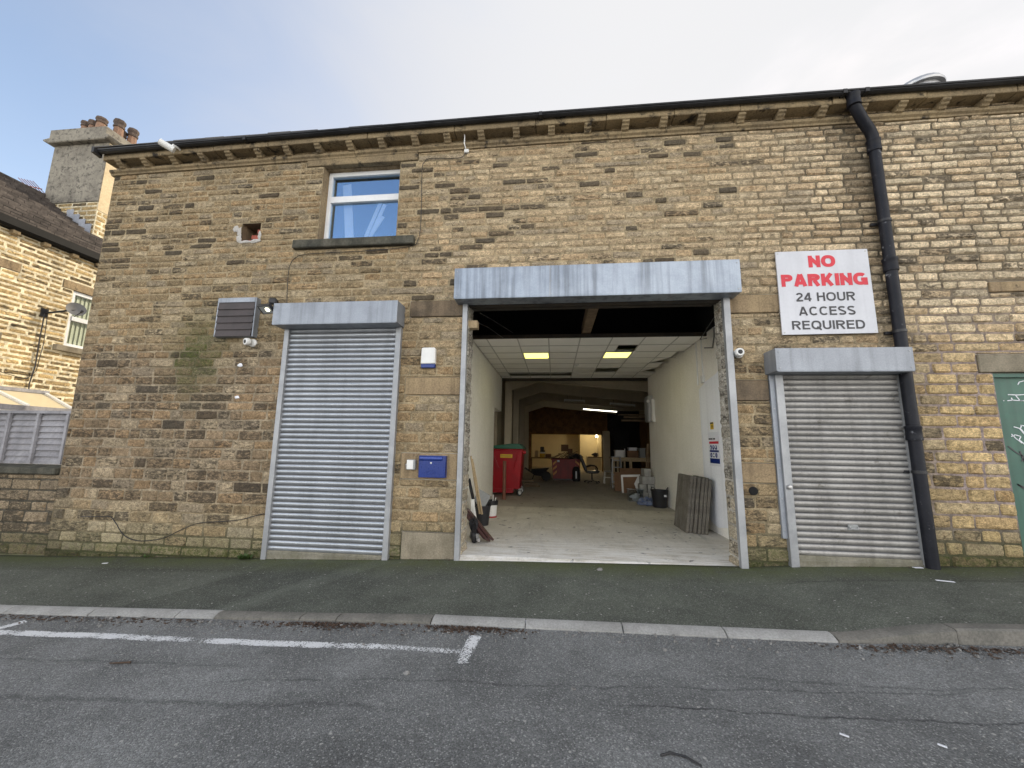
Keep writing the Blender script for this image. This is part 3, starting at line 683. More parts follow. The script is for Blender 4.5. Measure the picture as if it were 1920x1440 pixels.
m = MB(); m.box(-4.13, -2.14, -.085, .16, 4.525, 4.662); obj('sill', m, SILL, wf, bevel=.012)
m = MB()
for (a, b, w) in (((-3.10, .27, 4.86), (-2.86, .235, 5.46), .06), ((-3.03, .28, 4.86), (-2.79, .24, 5.41), .06), ((-3.02, .265, 4.86), (-2.80, .235, 5.19), .055)):
    m.beam(a, b, w, .012, up=(0, 1, 0))
m.beam((-3.37, .26, 4.8), (-3.52, .3, 5.85), .15, .01, up=(0, 1, 0))
obj('white_batten_bundle', m, WHITE, label='white battens leaning inside the upper window behind its glass', cat='battens')
# broken vent hole
m = MB(); a, b, c, d = HOLE
m.box(a-.03, a+.0, .02, .3, c, d); m.box(b, b+.03, .02, .3, c, d); m.box(a, b, .28, .3, c, d); m.box(a, b, .02, .28, d-.002, d+.02); m.box(a, b, .02, .28, c-.03, c)
vh = obj('vent_hole', m, WOODD, B, label='square hole knocked through the stone wall with loose red bricks inside')
m = MB(); rr = random.Random(2)
for (x, z, w, h) in ((-4.99, 4.76, .12, .07), (-4.87, 4.76, .12, .07), (-4.94, 4.84, .12, .07), (-4.83, 4.85, .1, .07), (-4.84, 4.93, .11, .07)): m.cbox((x, .16+rr.uniform(-.02, .02), z), (w, .16, h), Matrix.Rotation(rr.uniform(-.12, .12), 3, 'Y').to_euler())
obj('loose_brick', m, BRICK, vh, bevel=.004)
m = MB()
for (x, z, rx, rz) in ((-5.12, 4.76, .05, .07), (-5.13, 4.88, .035, .08), (-5.0, 4.70, .12, .022), (-4.76, 4.79, .03, .09), (-4.83, 4.71, .08, .03), (-5.2, 4.93, .05, .05)): m.lump((x, -.012, z), 1, x*7, 0, 10, .3, (rx, .014, rz))
obj('cement_patch', m, WMORT, vh)
# entrance lintel
m = MB(); m.box(-1.27, 2.31, .0, .12, 3.53, 3.64); m.box(-1.27, 2.31, .125, .36, 3.57, 3.7); m.box(-1.25, 2.29, .13, .15, 3.52, 3.57)
obj('entrance_lintel', m, LINT, B, bevel=.006)

# ------------------------------------------------------------------ entrance room
FZ = .03
m = MB(); N_ = 24
for i in range(N_): pass
m.add([(-1.265, -.07, -.035), (2.305, -.07, .02), (2.305, .02, FZ), (-1.265, .02, FZ-.01)], [(0, 1, 2, 3)])
m.add([(-1.265, -.07, -.3), (2.305, -.07, -.3), (2.305, -.07, .02), (-1.265, -.07, -.035)], [(0, 1, 2, 3)])
m.add([(-1.265, .02, FZ-.01), (2.305, .02, FZ), (2.305, .37, FZ), (-1.265, .37, FZ)], [(0, 1, 2, 3)])
m.add([(-3.0, .37, FZ), (5.6, .37, FZ), (5.6, 23, FZ), (-3.0, 23, FZ)], [(0, 1, 2, 3)])
m.add([(2.312, .275, FZ-.004), (2.83, .275, FZ-.004), (2.83, .38, FZ-.004), (2.312, .38, FZ-.004)], [(0, 1, 2, 3)])
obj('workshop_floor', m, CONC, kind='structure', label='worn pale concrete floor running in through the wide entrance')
m = MB()
m.box(-1.72, -1.65, .37, 5.27, -.02, 3.58); m.box(-1.72, -1.65, 5.27, 6.73, 2.53, 3.58); m.box(-2.5, -2.44, 5.27, 7.5, 0, 2.6); m.box(-2.44, -1.72, 5.2, 5.26, 0, 2.6); m.box(-2.44, -1.72, 5.27, 6.9, 2.54, 2.6)
m.box(-1.72, -1.275, .362, .37, 0, 3.6)
obj('room_wall', m, PLAST, B, label='grubby white plastered left wall of the entrance room')
m = MB(); m.box(2.83, 2.838, .28, 6.74, FZ-.02, 3.58); m.box(2.315, 2.84, .272, .28, 0, 3.6); obj('room_wall', m, PLAST, B, label='grubby white plastered right wall of the entrance room')
m = MB(); pts = [(.29, .30), (.75, .24), (1.1, .19), (1.5, .22), (1.9, .15), (2.2, .2), (2.42, .34), (2.45, 2.62), (2.1, 2.72), (1.6, 2.78), (1.2, 2.95), (.29, 3.0)]
m.prism(pts, 'x', 2.800, 2.829); obj('plaster_panel', m, PLASB, B, label='brighter white plaster patch with a broken lower edge')
m = MB(); m.tube([(-1.643, 1.05, FZ), (-1.643, 1.05, 3.5)], .012, 6); obj('wall_batten', m, WHITE, B)
# suspended ceiling
X0, Y0, T = -1.345, 2.02, .617; CZ = 3.58
missing = {(4, 1, 'half'), (4, 5), (0, 6), (1, 6), (2, 6)}
m = MB(); g = MB(); rr = random.Random(6)
for i in range(-1, 7):
    for j in range(8):
        xa, xb = max(X0+i*T, -1.645), min(X0+(i+1)*T, 2.825); ya, yb = Y0+j*T, min(Y0+(j+1)*T, 6.73)
        if xb-xa < .03 or yb-ya < .02: continue
        if (i, j) in ((1, 2), (4, 2)): continue            # light panels sit here
        if (i, j) in missing: continue
        if (i, j, 'half') in missing: xb = xa+.22
        if i == 6 and j in (3, 5): 
            m.cbox(((xa+xb)/2-.04, (ya+yb)/2, CZ+.05), (xb-xa, yb-ya-.05, .012), Matrix.Rotation(-.22, 3, 'Y').to_euler()); continue
        if i == 6 and j in (2, 4): xb -= .12
        dzv = rr.uniform(-.003, .003); m.box(xa+.008, xb-.008, ya+.008, yb-.008, CZ+.006+dzv, CZ+.02+dzv)
for i in range(8): 
    x = X0+i*T
    if x < 2.8: g.box(x-.012, x+.012, Y0, 6.73, CZ-.001, CZ+.005)
for j in range(8): g.box(-1.645, 2.825, Y0+j*T-.012, Y0+j*T+.012, CZ-.003, CZ+.004)
cg = obj('suspended_ceiling', m, TILE, B, label='white suspended tile ceiling with several tiles missing')
obj('ceiling_grid', g, TBAR, cg)
m = MB(); m.box(-1.65, 2.83, 1.97, 2.01, CZ-.01, CZ+.06); obj('ceiling_edge', m, LINT, cg); m = MB(); m.box(-1.65, 2.83, 6.74, 6.80, 3.5, 3.62); obj('rear_beam', m, LINT, B)
m = MB(); m.box(.54, .70, .46, 2.3, 3.66, 3.85); obj('ceiling_joist', m, WOODD, B)
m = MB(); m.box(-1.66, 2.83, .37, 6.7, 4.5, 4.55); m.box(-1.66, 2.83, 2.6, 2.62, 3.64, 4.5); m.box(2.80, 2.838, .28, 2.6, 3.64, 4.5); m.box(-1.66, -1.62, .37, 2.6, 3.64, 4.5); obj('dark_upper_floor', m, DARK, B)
PANL = emat('lit_ceiling_panel', (1., .96, .22), 2.5)
rl = None
for i, lab in ((1, 'lit square ceiling panel on the left in the entrance room ceiling'), (4, 'lit square ceiling panel on the right beside the missing ceiling tile')):
    xa = X0+i*T; ya = Y0+2*T
    t = thing('ceiling_light', lab, 'ceiling light', (xa+T/2, ya+T/2, CZ), 'lit square panels in the suspended ceiling')
    m = MB(); m.box(xa+.012, xa+T-.012, ya+.012, ya+.03, CZ-.004, CZ+.05); m.box(xa+.012, xa+T-.012, ya+T-.03, ya+T-.012, CZ-.004, CZ+.05)
    m.box(xa+.012, xa+.03, ya+.03, ya+T-.03, CZ-.004, CZ+.05); m.box(xa+T-.03, xa+T-.012, ya+.03, ya+T-.03, CZ-.004, CZ+.05); obj('frame', m, WHITE, t)
    m = MB(); m.box(xa+.03, xa+T-.03, ya+.03, ya+T-.03, CZ+.002, CZ+.01); obj('diffuser', m, PANL, t)
m = MB(); m.lathe([(.0, 0), (.05, .0), (.055, -.015), (.04, -.03), (.025, -.05), (.0, -.052)][::-1], (.58, 4.58, CZ), 14); obj('smoke_detector', m, WHITE, label='small round smoke detector under the middle of the suspended ceiling', cat='smoke detector')

# ------------------------------------------------------------------ rear workshop
m = MB()
m.box(-1.9, -1.8, 6.9, 18.7, 0, 4.2); m.box(5.5, 5.6, 6.9, 23, 0, 4.2); m.box(3.0, 5.5, 6.9, 6.95, 0, 4.2)
obj('workshop_wall', m, ROOFIN, B)
m = MB()
m.add([(-1.9, 6.8, 3.95), (-.55, 6.8, 4.25), (-.55, 23, 4.25), (-1.9, 23, 3.95)], [(0, 1, 2, 3)]); m.add([(-.55, 6.8, 4.25), (5.6, 6.8, 3.55), (5.6, 23, 3.55), (-.55, 23, 4.25)], [(0, 1, 2, 3)])
m.box(-1.9, 5.6, 22.9, 23.0, 0, 4.3); m.box(-1.9, 5.6, 6.8, 6.86, 3.58, 4.4)
obj('workshop_roof', m, ROOFIN, B)
def ray_frame(y, i):
    m = MB(); m.box(-1.66, -1.44, y, y+.16, FZ, 3.62); m.box(-1.45, -1.43, y-.02, y+.18, FZ, 3.4)
    c = obj('steel_column', m, CREAM, B)
    m = MB(); m.prism([(-1.44, 3.36), (-.55, 3.66), (5.5, 3.06), (5.5, 3.46), (-.55, 4.1), (-1.66, 3.86), (-1.66, 3.5)], 'y', y+.03, y+.13)
    m.prism([(-1.44, 3.34), (-.55, 3.64), (5.5, 3.04), (5.5, 3.06), (-.55, 3.665), (-1.44, 3.365)], 'y', y-.02, y+.18)
    obj('steel_rafter', m, CREAM, B)
for i, y in enumerate((7.7, 10.4, 13.3, 16.5)): ray_frame(y, i)
m = MB(); 
for x, z in ((-1.0, 3.95), (.9, 3.95), (2.3, 3.78), (3.7, 3.6)): m.box(x-.03, x+.03, 6.9, 18.7, z, z+.12)
obj('roof_purlin', m, CREAM, B)
m = MB(); m.box(-1.8, -1.38, 18.66, 18.72, 0, 4.0); m.prism([(-1.38, 2.17), (2.79, 2.17), (2.79, 0), (3.15, 0), (3.15, 3.7), (-.5, 4.1), (-1.38, 3.9)], 'y', 18.66, 18.72)
m.box(-1.4, 3.1, 18.60, 18.66, 2.62, 2.68)
obj('osb_partition', m, OSB, B, label='brown chipboard partition with a wide opening to a lit back room')
m = MB(); m.box(2.69, 3.06, 17.0, 17.3, 0, 2.35); obj('boxed_column', m, CREAM, B)
m = MB(); m.box(3.15, 5.5, 18.6, 18.7, 0, 3.7); obj('dark_area_back', m, DARK, B); m = MB(); m.box(3.15, 4.3, 15.2, 15.25, 0, 3.3); obj('dark_area_sheet', m, DARK, B)  # black sheets put in to stand for the dark rear corner
m = MB(); m.box(4.45, 4.5, 12.0, 18.6, 0, 2.75)
for y in (13, 14.4, 15.8, 17.2): m.box(4.43, 4.45, y, y+.06, 0, 2.75)
obj('panelled_partition', m, PANEL, B)
m = MB(); m.box(-1.85, 5.5, 22.6, 22.7, 0, 3.0); m.box(-1.85, -1.75, 18.75, 22.6, 0, 3.0); m.box(1.68, 1.75, 21.2, 22.6, 0, 3); m.box(1.75, 3.4, 21.2, 21.27, 0, 3.0); m.box(3.4, 3.5, 18.75, 22.6, 0, 3.0); m.box(-1.85, 3.5, 18.75, 22.7, 3.0, 3.05)
obj('back_room_wall', m, ROOMW, B)
m = MB(); m.box(2.70, 2.80, 20.2, 20.32, 0, 2.05); obj('back_room_post', m, ROOMW, B)
TUBE = emat('lit_tube', (1., .95, .78), 5.0); TUBEO = wmat('unlit_tube', (.5, .48, .42), None, 3, 30, .4, 0, 0)
def tube_light(p0, p1, lit, label, hang):
    t = thing('tube_light', label, 'tube light', Vector(p0), 'fluorescent tube lights under the rear workshop roof')
    p0, p1 = Vector(p0), Vector(p1); m = MB(); m.beam(p0+Vector((0, 0, .05)), p1+Vector((0, 0, .05)), .06, .05)
    d = (p1-p0).normalized(); m.beam(p0, p0+d*.04, .04, .06); m.beam(p1-d*.04, p1, .04, .06); obj('batten', m, WHITE, t)
    m = MB(); m.cyl(p0+d*.04, p1-d*.04, .022, n=10); obj('tube', m, TUBE if lit else TUBEO, t)
    for f in (.15, .85): q = p0.lerp(p1, f); m = MB(); m.tube([q+Vector((0, 0, .07)), q+Vector((0, 0, hang))], .006, 5); obj('hanger', m, BLACK, t)
tube_light((1.40, 14.5, 3.33), (3.12, 14.5, 3.20), True, 'long lit fluorescent tube hanging in the rear workshop', .35)
tube_light((.42, 11.6, 3.42), (1.30, 11.6, 3.38), False, 'short unlit fluorescent tube nearer than the lit one', .35)
tube_light((-.7, 14.3, 3.80), (.8, 14.3, 3.76), True, 'lit fluorescent tube mostly hidden behind a roof rafter', .2)
tube_light((2.35, 11.6, 3.28), (3.4, 11.6, 3.2), False, 'unlit fluorescent tube at the right end of the rafter', .35)
t = thing('wall_lamp', 'glowing bulb on the post in the back room', 'lamp', (2.66, 20.15, 2.1))
m = MB(); m.ball((2.66, 20.13, 2.12), .085, 12); obj('bulb', m, emat('lit_bulb', (1., .9, .65), 12.), t)
m = MB(); m.cyl((2.66, 20.2, 2.12), (2.72, 20.26, 2.12), .03); obj('lamp_holder', m, WHITE, t)

# ================================================================== FACADE FIXTURES
def shutter(name, label, group, xl, xr, rails, ztop, zb_l, zb_r, box, mats, pitch, barh=.09, side_plate=None, handle=None, bolts=None, seam=None, curtain=True):
    MC, MR, MBX = mats
    t = thing(name, label, 'roller shutter', ((xl+xr)/2, 0, min(zb_l, zb_r)), group)
    bx0, bx1, bz0, bz1, dep = box
    m = MB(); m.box(bx0, bx1, -dep, -.002, bz0+.012, bz1); m.box(bx0+.01, bx1-.01, -dep-.006, -dep+.02, bz0, bz0+.012)
    m.box(bx0+.012, bx1-.012, -dep+.02, -.004, bz0+.004, bz0+.01)
    o = obj('shutter_box', m, MBX, t, bevel=.005)
    if seam:
        m = MB(); m.box(seam-.006, seam+.006, -dep-.004, -dep, bz0+.014, bz1-.002)
        for zz in (bz0+.05, (bz0+bz1)/2, bz1-.05): m.lathe([(.007, 0), (.007, .004), (0, .005)], (seam+.02, -dep, zz), 8, 0, (0, -1, 0))
        obj('seam_cover', m, ALU, o)
    for px in (bx0+.04, bx1-.04):
        for pz in (bz0+.05, bz1-.05): m = MB(); m.lathe([(.009, 0), (.009, .004), (0, .006)], (px, -dep-.0005, pz), 8, 0, (0, -1, 0)); obj('rivet', m, ALU, o)
    for (a, b) in rails:
        zb = lerp(zb_l, zb_r, clamp((a-xl)/(xr-xl)))
        m = MB(); m.box(a, b, -.075, -.001, zb-.03, bz0+.03); obj('guide_rail', m, MR, t, bevel=.004)
    if side_plate:
        a, b, zb = side_plate; m = MB(); m.box(a, b, -.045, -.001, zb, bz0+.06); q = obj('side_plate', m, GALV, t, bevel=.003)
        m = MB()
        for i in range(6): m.lathe([(.01, 0), (.01, .004), (0, .006)], ((a+b)/2, -.045, zb+.1+i*.38), 8, 0, (0, -1, 0))
        obj('plate_bolt', m, ALU, q)
    if curtain:
        z = max(zb_l, zb_r)+barh; prof = []
        while z < ztop:
            for f_, d in ((0, .0), (.06, .004), (.16, .012), (.36, .0185), (.58, .018), (.78, .011), (.9, .003), (.95, -.004)): prof.append((-.022-d, z+pitch*f_))
            z += pitch
        m = MB(); n = len(prof); NS = 14; v = []
        for q_ in range(NS+1):
            xx = lerp(xl, xr, q_/NS); e_ = 4*(q_/NS)*(1-q_/NS)
            v += [(xx, y + e_*(.006*nz(xx*1.6, z_*2.3, xl) + .003*nz(xx*5, round(z_/pitch)*1.7, xl)), z_ + e_*(.0035*nz(xx*2.1, round((z_-.02)/pitch)*3.1, xl+4))) for y, z_ in prof]
        m.add(v, [(k*n+i, (k+1)*n+i, (k+1)*n+i+1, k*n+i+1) for k in range(NS) for i in range(n-1)])
        for fi in range(len(m.f)):
            if fi % (n-1) % 8 in (5, 6, 7): m.m[fi] = 1
        c = obj('curtain', m, [MC, GROOVE], t, angle=50)
        m = MB(); zt = max(zb_l, zb_r)+barh+.004
        m.add([(xl, -.05, zb_l-.02), (xr, -.05, zb_r-.02), (xr, -.05, zt), (xl, -.05, zt), (xl, -.01, zb_l-.02), (xr, -.01, zb_r-.02), (xr, -.01, zt), (xl, -.01, zt)], [(0, 1, 2, 3), (7, 6, 5, 4), (3, 2, 6, 7), (0, 4, 5, 1), (0, 3, 7, 4), (1, 5, 6, 2)])
        m.box(xl, xr, -.062, -.05, max(zb_l, zb_r)+.012, max(zb_l, zb_r)+.03)
        obj('bottom_bar', m, BOTB, t)
        if handle:
            hx, hz = handle; m = MB(); m.box(hx-.055, hx+.055, -.052, -.03, hz-.035, hz+.03)
            q = obj('lock_plate', m, GREYP, c, bevel=.003); m = MB(); m.tube([(hx-.045, -.06, hz+.01), (hx-.045, -.075, hz-.015), (hx+.045, -.075, hz-.015), (hx+.045, -.06, hz+.01)], .006, 6); obj('lift_handle', m, METAL, t)
        if bolts:
            for bx, bz in bolts: m = MB(); m.lathe([(.03, 0), (.03, .02), (.022, .035), (0, .04)], (bx, -.075, bz), 12, 0, (0, -1, 0)); obj('bullet_lock', m, METAL, t)
    return t
shutter('roller_shutter', 'tall closed clean steel roller shutter with a lit floodlight beside its box', 'roller shutters on the stone workshop', -4.03, -2.33, [(-4.105, -4.03), (-2.335, -2.255)], 3.24, -.135, -.075, (-4.15, -2.235, 3.195, 3.53, .3), (SLAT, ALU, GALV), .0755, .05)
shutter('roller_shutter', 'wide rolled up shutter with a long streaked steel box over the open entrance', 'roller shutters on the stone workshop', -1.265, 2.30, [(-1.335, -1.262), (2.302, 2.388)], 3.6, -.03, .036, (-1.425, 2.462, 3.535, 4.0, .27), (SLAT, ALU, GALVD), .075, seam=-.06, curtain=False)
shutter('roller_shutter', 'shorter closed shutter with dirty slats and two bullet locks under the parking sign', 'roller shutters on the stone workshop', 2.975, 4.37, [(2.885, 2.98), (4.365, 4.452)], 2.50, .095, .135, (2.795, 4.385, 2.462, 2.77, .29), (SLATD, ALU, GALV), .0735, .075, (2.825, 2.885, .40), (3.645, .565), ((2.93, 1.03), (4.405, 1.03)))
m = MB(); m.box(-1.255, 2.295, -.03, .0, 3.585, 3.66); obj('rolled_curtain_edge', m, WOODD, B)
m = MB(); m.box(2.318, 2.335, .005, .05, .0, 3.5); obj('rail_seal', m, BLACK, B)
m = MB(); m.box(-1.62, -1.13, .02, .14, 3.20, 3.31); obj('timber_stub', m, WOOD, label='pale timber stub sticking out of the left jamb of the entrance', cat='timber')

# no parking sign
t = thing('parking_sign', 'square white wall sign with red NO PARKING and grey access lettering', 'sign', (3.62, -.02, 3.01))
m = MB(); m.add([(3.033, -.052, 3.010), (4.205, -.052, 3.020), (4.201, -.052, 4.191), (3.038, -.052, 4.189), (3.033, -.034, 3.010), (4.205, -.034, 3.020), (4.201, -.034, 4.191), (3.038, -.034, 4.189)], [(0, 1, 2, 3), (7, 6, 5, 4), (3, 2, 6, 7), (0, 4, 5, 1), (0, 3, 7, 4), (1, 5, 6, 2)])
obj('board', m, SIGNW, t)
for w_, a in (('NO', (3.445, 3.785, 3.948, 4.118)), ('PARKING', (3.078, 4.158, 3.682, 3.855))):
    m = MB(); lettering(m, w_, *a, -.0545, .27, .055); obj('red_lettering', m, SIGNR, t)
for w_, a in (('24 HOUR', (3.247, 3.980, 3.468, 3.590)), ('ACCESS', (3.262, 3.962, 3.271, 3.393)), ('REQUIRED', (3.162, 4.058, 3.078, 3.198))):
    m = MB(); lettering(m, w_, *a, -.0545, .185, .125); obj('grey_lettering', m, SIGNK, t)
for x, z in ((3.065, 4.16), (4.172, 4.16), (4.175, 3.05), (3.062, 3.04)): m = MB(); m.lathe([(.011, 0), (.011, .003), (0, .005)], (x, -.052, z), 10, 0, (0, -1, 0)); obj('screw', m, METAL, t)

# downpipe
t = thing('downpipe', 'chipped black cast iron downpipe with a swan neck under the gutter', 'downpipe', (4.42, -.1, .13))
m = MB(); r = .066
neck = [(4.13, -.24, 6.36), (4.135, -.23, 6.27), (4.16, -.215, 6.20), (4.27, -.16, 6.05), (4.37, -.12, 5.93), (4.415, -.105, 5.83), (4.42, -.1, 5.70), (4.42, -.1, 5.62)]
m.tube(neck, r*1.03, 16); obj('swan_neck', m, PIPE, t, angle=60)
m = MB(); m.tube([(4.42, -.1, 5.66), (4.42, -.1, 3.9), (4.42, -.1, 2.2), (4.425, -.1, .1)], r, 18); obj('pipe', m, PIPE, t, angle=60)
for z, w in ((6.30, 1), (5.68, 1), (3.93, 1.), (1.72, 1.)):
    m = MB(); x, y = (4.133, -.235) if z > 6 else (4.42, -.1)
    m.lathe([(r, -.09), (r*1.2, -.09), (r*1.24, -.07), (r*1.2, -.05), (r*1.16, .05), (r*1.26, .06), (r*1.26, .085), (r, .09)], (x, y, z), 18); obj('pipe_collar', m, PIPE, t)
for z in (4.55, 3.02, 1.25):
    m = MB(); m.lathe([(r, -.018), (r*1.12, -.018), (r*1.12, .018), (r, .018)], (4.42, -.1, z), 18); m.box(4.30, 4.54, -.04, -.004, z-.018, z+.018); obj('pipe_clip', m, BLACK, t)

# postbox
t = thing('postbox', 'blue metal wall postbox beside the wide entrance', 'postbox', (-1.68, -.06, 1.03))
m = MB(); m.prism([(-.005, 1.035), (-.10, 1.035), (-.105, 1.25), (-.105, 1.335), (-.005, 1.335)], 'x', -1.872, -1.492); b_ = obj('box', m, BLUE, t, bevel=.006)
m = MB(); m.prism([(-.106, 1.265), (-.119, 1.275), (-.119, 1.31), (-.106, 1.325)], 'x', -1.865, -1.535); f_ = obj('flap', m, BLUE, t, bevel=.003)
m = MB(); m.box(-1.855, -1.54, -.123, -.119, 1.297, 1.312); obj('flap_sheen', m, BLUEL, f_)  # paler blue strip paints a sheen along the flap
m = MB(); m.lathe([(.013, 0), (.013, .006), (.0, .007)], (-1.695, -.105, 1.235), 12, 0, (0, -1, 0)); obj('lock', m, METAL, t)
m = MB(); m.box(-1.745, -1.655, -.1085, -.105, 1.178, 1.182); pts = [(-1.70+.06*math.cos(a), -.107, 1.09+.05*math.sin(a)) for a in [PI*i/8 for i in range(9)]]; m.tube(pts, .003, 5)
m.tube([(-1.72, -.107, 1.09), (-1.715, -.107, 1.105)], .004, 5); m.tube([(-1.68, -.107, 1.085), (-1.678, -.107, 1.1)], .004, 5); obj('embossed_emblem', m, BLUE, t)
# switch box
t = thing('switch_box', 'small weathered grey switch box left of the blue postbox', 'switch box', (-2.0, -.04, 1.13))
m = MB(); m.box(-2.055, -1.93, -.085, -.004, 1.135, 1.275); obj('casing', m, GREYP, t, bevel=.008)
m = MB(); m.box(-2.048, -1.955, -.093, -.085, 1.142, 1.268); obj('cover', m, WHITE, t, bevel=.004)
m = MB(); m.cyl((-2.06, -.05, 1.20), (-2.078, -.06, 1.205), .012, n=10); m.tube([(-2.075, -.05, 1.2), (-2.075, -.03, 1.14)], .006, 6); obj('key_switch', m, METAL, t)
# alarm bell box
t = thing('alarm_box', 'white alarm box with a blue lower strip on the stone pier', 'alarm box', (-1.825, -.04, 2.58))
m = MB(); m.prism([(-1.93, 2.645), (-1.717, 2.645), (-1.722, 2.87), (-1.735, 2.885), (-1.912, 2.885), (-1.926, 2.87)], 'y', -.075, -.004); obj('cover', m, WHITE, t, bevel=.008)
m = MB(); m.box(-1.745, -1.735, -.079, -.075, 2.66, 2.87); obj('cover_rib', m, WHITE, t)
m = MB(); m.prism([(-1.925, 2.585), (-1.722, 2.585), (-1.717, 2.642), (-1.93, 2.642)], 'y', -.068, -.004); obj('strobe_strip', m, BLUE, t, bevel=.006)
# louvred vent cover
t = thing('louvre_box', 'grey framed wall box with five overlapping brown boards', 'vent box', (-4.79, -.1, 3.03))
x0, x1, za, zb = -5.255, -4.60, 3.085, 3.71; d = .105
m = MB(); m.box(x0, x0+.02, -d, -.004, za, zb); m.box(x1-.02, x1, -d, -.004, za, zb); m.box(x0+.02, x1-.02, -d, -.004, zb-.012, zb); m.box(x0+.02, x1-.02, -d+.02, -.004, za+.0, za+.012); m.box(x0+.02, x1-.02, -d-.004, -d+.03, zb-.075, zb-.0); obj('frame', m, GALV, t, bevel=.002)
for i in range(5):
    zt = zb-.075-i*.109; m = MB(); m.prism([(-d+.018, zt), (-d+.006, zt), (-d-.012, zt-.113), (-d+.002, zt-.113)], 'x', x0+.022, x1-.022-.012*(i == 4)); obj('board', m, BROWNB, t)
# floodlight and sensor
t = thing('floodlight', 'small black floodlight, lit, between the vent box and the tall shutter', 'floodlight', (-4.27, -.1, 3.38))
m = MB(); R_ = Matrix.Translation((-4.28, -.27, 3.455)) @ Matrix.Rotation(math.radians(-12), 4, 'Z') @ Matrix.Rotation(math.radians(-38), 4, 'X'); m.M = R_
m.box(-.115, .115, -.075, .075, -.012, .025); m.box(-.115, .115, -.075, -.063, -.024, -.012); m.box(-.115, .115, .063, .075, -.024, -.012); m.box(-.115, -.103, -.063, .063, -.024, -.012); m.box(.103, .115, -.063, .063, -.024, -.012); obj('housing', m, BLACK, t, bevel=.003)
m = MB(); m.M = R_; m.box(-.102, .102, -.062, .062, -.016, -.0125); obj('reflector', m, GREYP, t)
m = MB(); m.M = R_; m.prism([(.02, -.03), (.06, -.02), (.065, .02), (.03, .04), (-.01, .025), (-.005, -.02)], 'z', -.021, -.017); obj('led', m, emat('lit_led', (1., .98, .72), 3.), t)
m = MB(); m.tube([(-4.2, -.2, 3.44), (-4.2, -.16, 3.36), (-4.2, -.01, 3.34)], .012, 6); m.box(-4.24, -4.16, -.03, -.004, 3.28, 3.38); obj('bracket', m, BLACK, t)
t = thing('motion_sensor', 'black cube shaped sensor on the wall above the floodlight', 'sensor', (-4.33, -.05, 3.58))
m = MB(); m.cbox((-4.33, -.09, 3.64), (.11, .09, .10), Matrix.Rotation(.3, 3, 'Z').to_euler()); obj('body', m, BLACK, t, bevel=.018)
m = MB(); m.tube([(-4.33, -.05, 3.6), (-4.36, -.05, 3.54), (-4.34, -.01, 3.5)], .01, 6); m.box(-4.36, -4.30, -.05, -.004, 3.6, 3.66); obj('bracket', m, BLACK, t)
# cameras
def camera_dome(c, dirv, label, s=1.):
    t = thing('security_camera', label, 'security camera', (c[0], -.01, c[2]), 'white wall security cameras')
    m = MB(); c = Vector(c); d = Vector(dirv).normalized(); b0 = Vector((c[0], -.006, c[2]))
    m.lathe([(.0, 0), (.062*s, .0), (.062*s, .02), (.05*s, .032), (.04*s, .04), (0, .041)], b0+Vector((.02*s, 0, 0)), 18, 0, (0, -1, 0)); obj('base', m, WHITE, t)
    m = MB(); m.lathe([(0, -.05), (.03, -.048), (.05, -.03), (.058, 0), (.055, .03), (.048, .042), (.03, .044), (0.03, .036), (0, .036)], c, 20, 0, d); m.M = Matrix(); e = obj('eye_ball', m, WHITE, t, angle=50)
    m = MB(); m.lathe([(.0285, .037), (.0285, .046), (.02, .05), (0, .051)], c, 18, 0, d); obj('lens', m, BLACK, e)
camera_dome((-4.67, -.10, 3.0), (-.35, -1, -.1), 'white security camera under the brown boarded vent box')
camera_dome((2.45, -.09, 2.765), (-.05, -1, .02), 'white security camera between the wide entrance and the sign')
t = thing('security_camera', 'white bullet camera hanging under the gutter at the left end of the building', 'security camera', (-6.35, -.2, 6.2), 'white wall security cameras')
m = MB(); d = Vector((-.75, -.6, .35)).normalized(); c0 = Vector((-6.30, -.36, 6.25)); m.cyl(c0-d*.1, c0+d*.1, .052, .052, 16); obj('body', m, WHITE, t)
m = MB(); m.cyl(c0+d*.1, c0+d*.106, .045, n=16); e = obj('lens', m, GREYP, t); m = MB(); m.ball(c0+d*.105+Vector((.012, 0, .015)), .016, 8); m.ball(c0+d*.105+Vector((-.012, 0, -.018)), .016, 8); obj('lens_glass', m, BLACK, e)
m = MB(); m.tube([c0-d*.05, c0+Vector((.05, .05, .05)), (-6.24, -.2, 6.31)], .02, 8); obj('bracket', m, WHITE, t)
# cables on the wall
def cable(pts, label, r=.0048, y=-.030, mat=BLACK, name='wall_cable'):
    P = []
    for i in range(len(pts)-1):
        a, b = pts[i], pts[i+1]; n = 4
        p0 = pts[max(i-1, 0)]; p3 = pts[min(i+2, len(pts)-1)]
        for k in range(n):
            s_ = k/n; q = [.5*((2*a[j]) + (-p0[j]+b[j])*s_ + (2*p0[j]-5*a[j]+4*b[j]-p3[j])*s_*s_ + (-p0[j]+3*a[j]-3*b[j]+p3[j])*s_**3) for j in (0, 1)]
            P.append((q[0], y - (.004*nz(q[0]*9, q[1]*9)), q[1]))
    P.append((pts[-1][0], y, pts[-1][1])); m = MB(); m.tube(P, r, 6)
    return obj(name, m, mat, label=label, cat='cable', angle=60)
cable([(-1.385, 6.06), (-1.44, 5.975), (-1.60, 5.965), (-1.95, 5.985), (-2.05, 5.93), (-2.085, 5.80), (-2.065, 5.244), (-2.06, 4.80), (-2.09, 4.60), (-2.20, 4.50), (-2.9, 4.455), (-3.85, 4.44), (-4.07, 4.39), (-4.16, 4.26), (-4.175, 4.0), (-4.14, 3.55)], 'thin black cable looping around the upper window and down to the tall shutter')
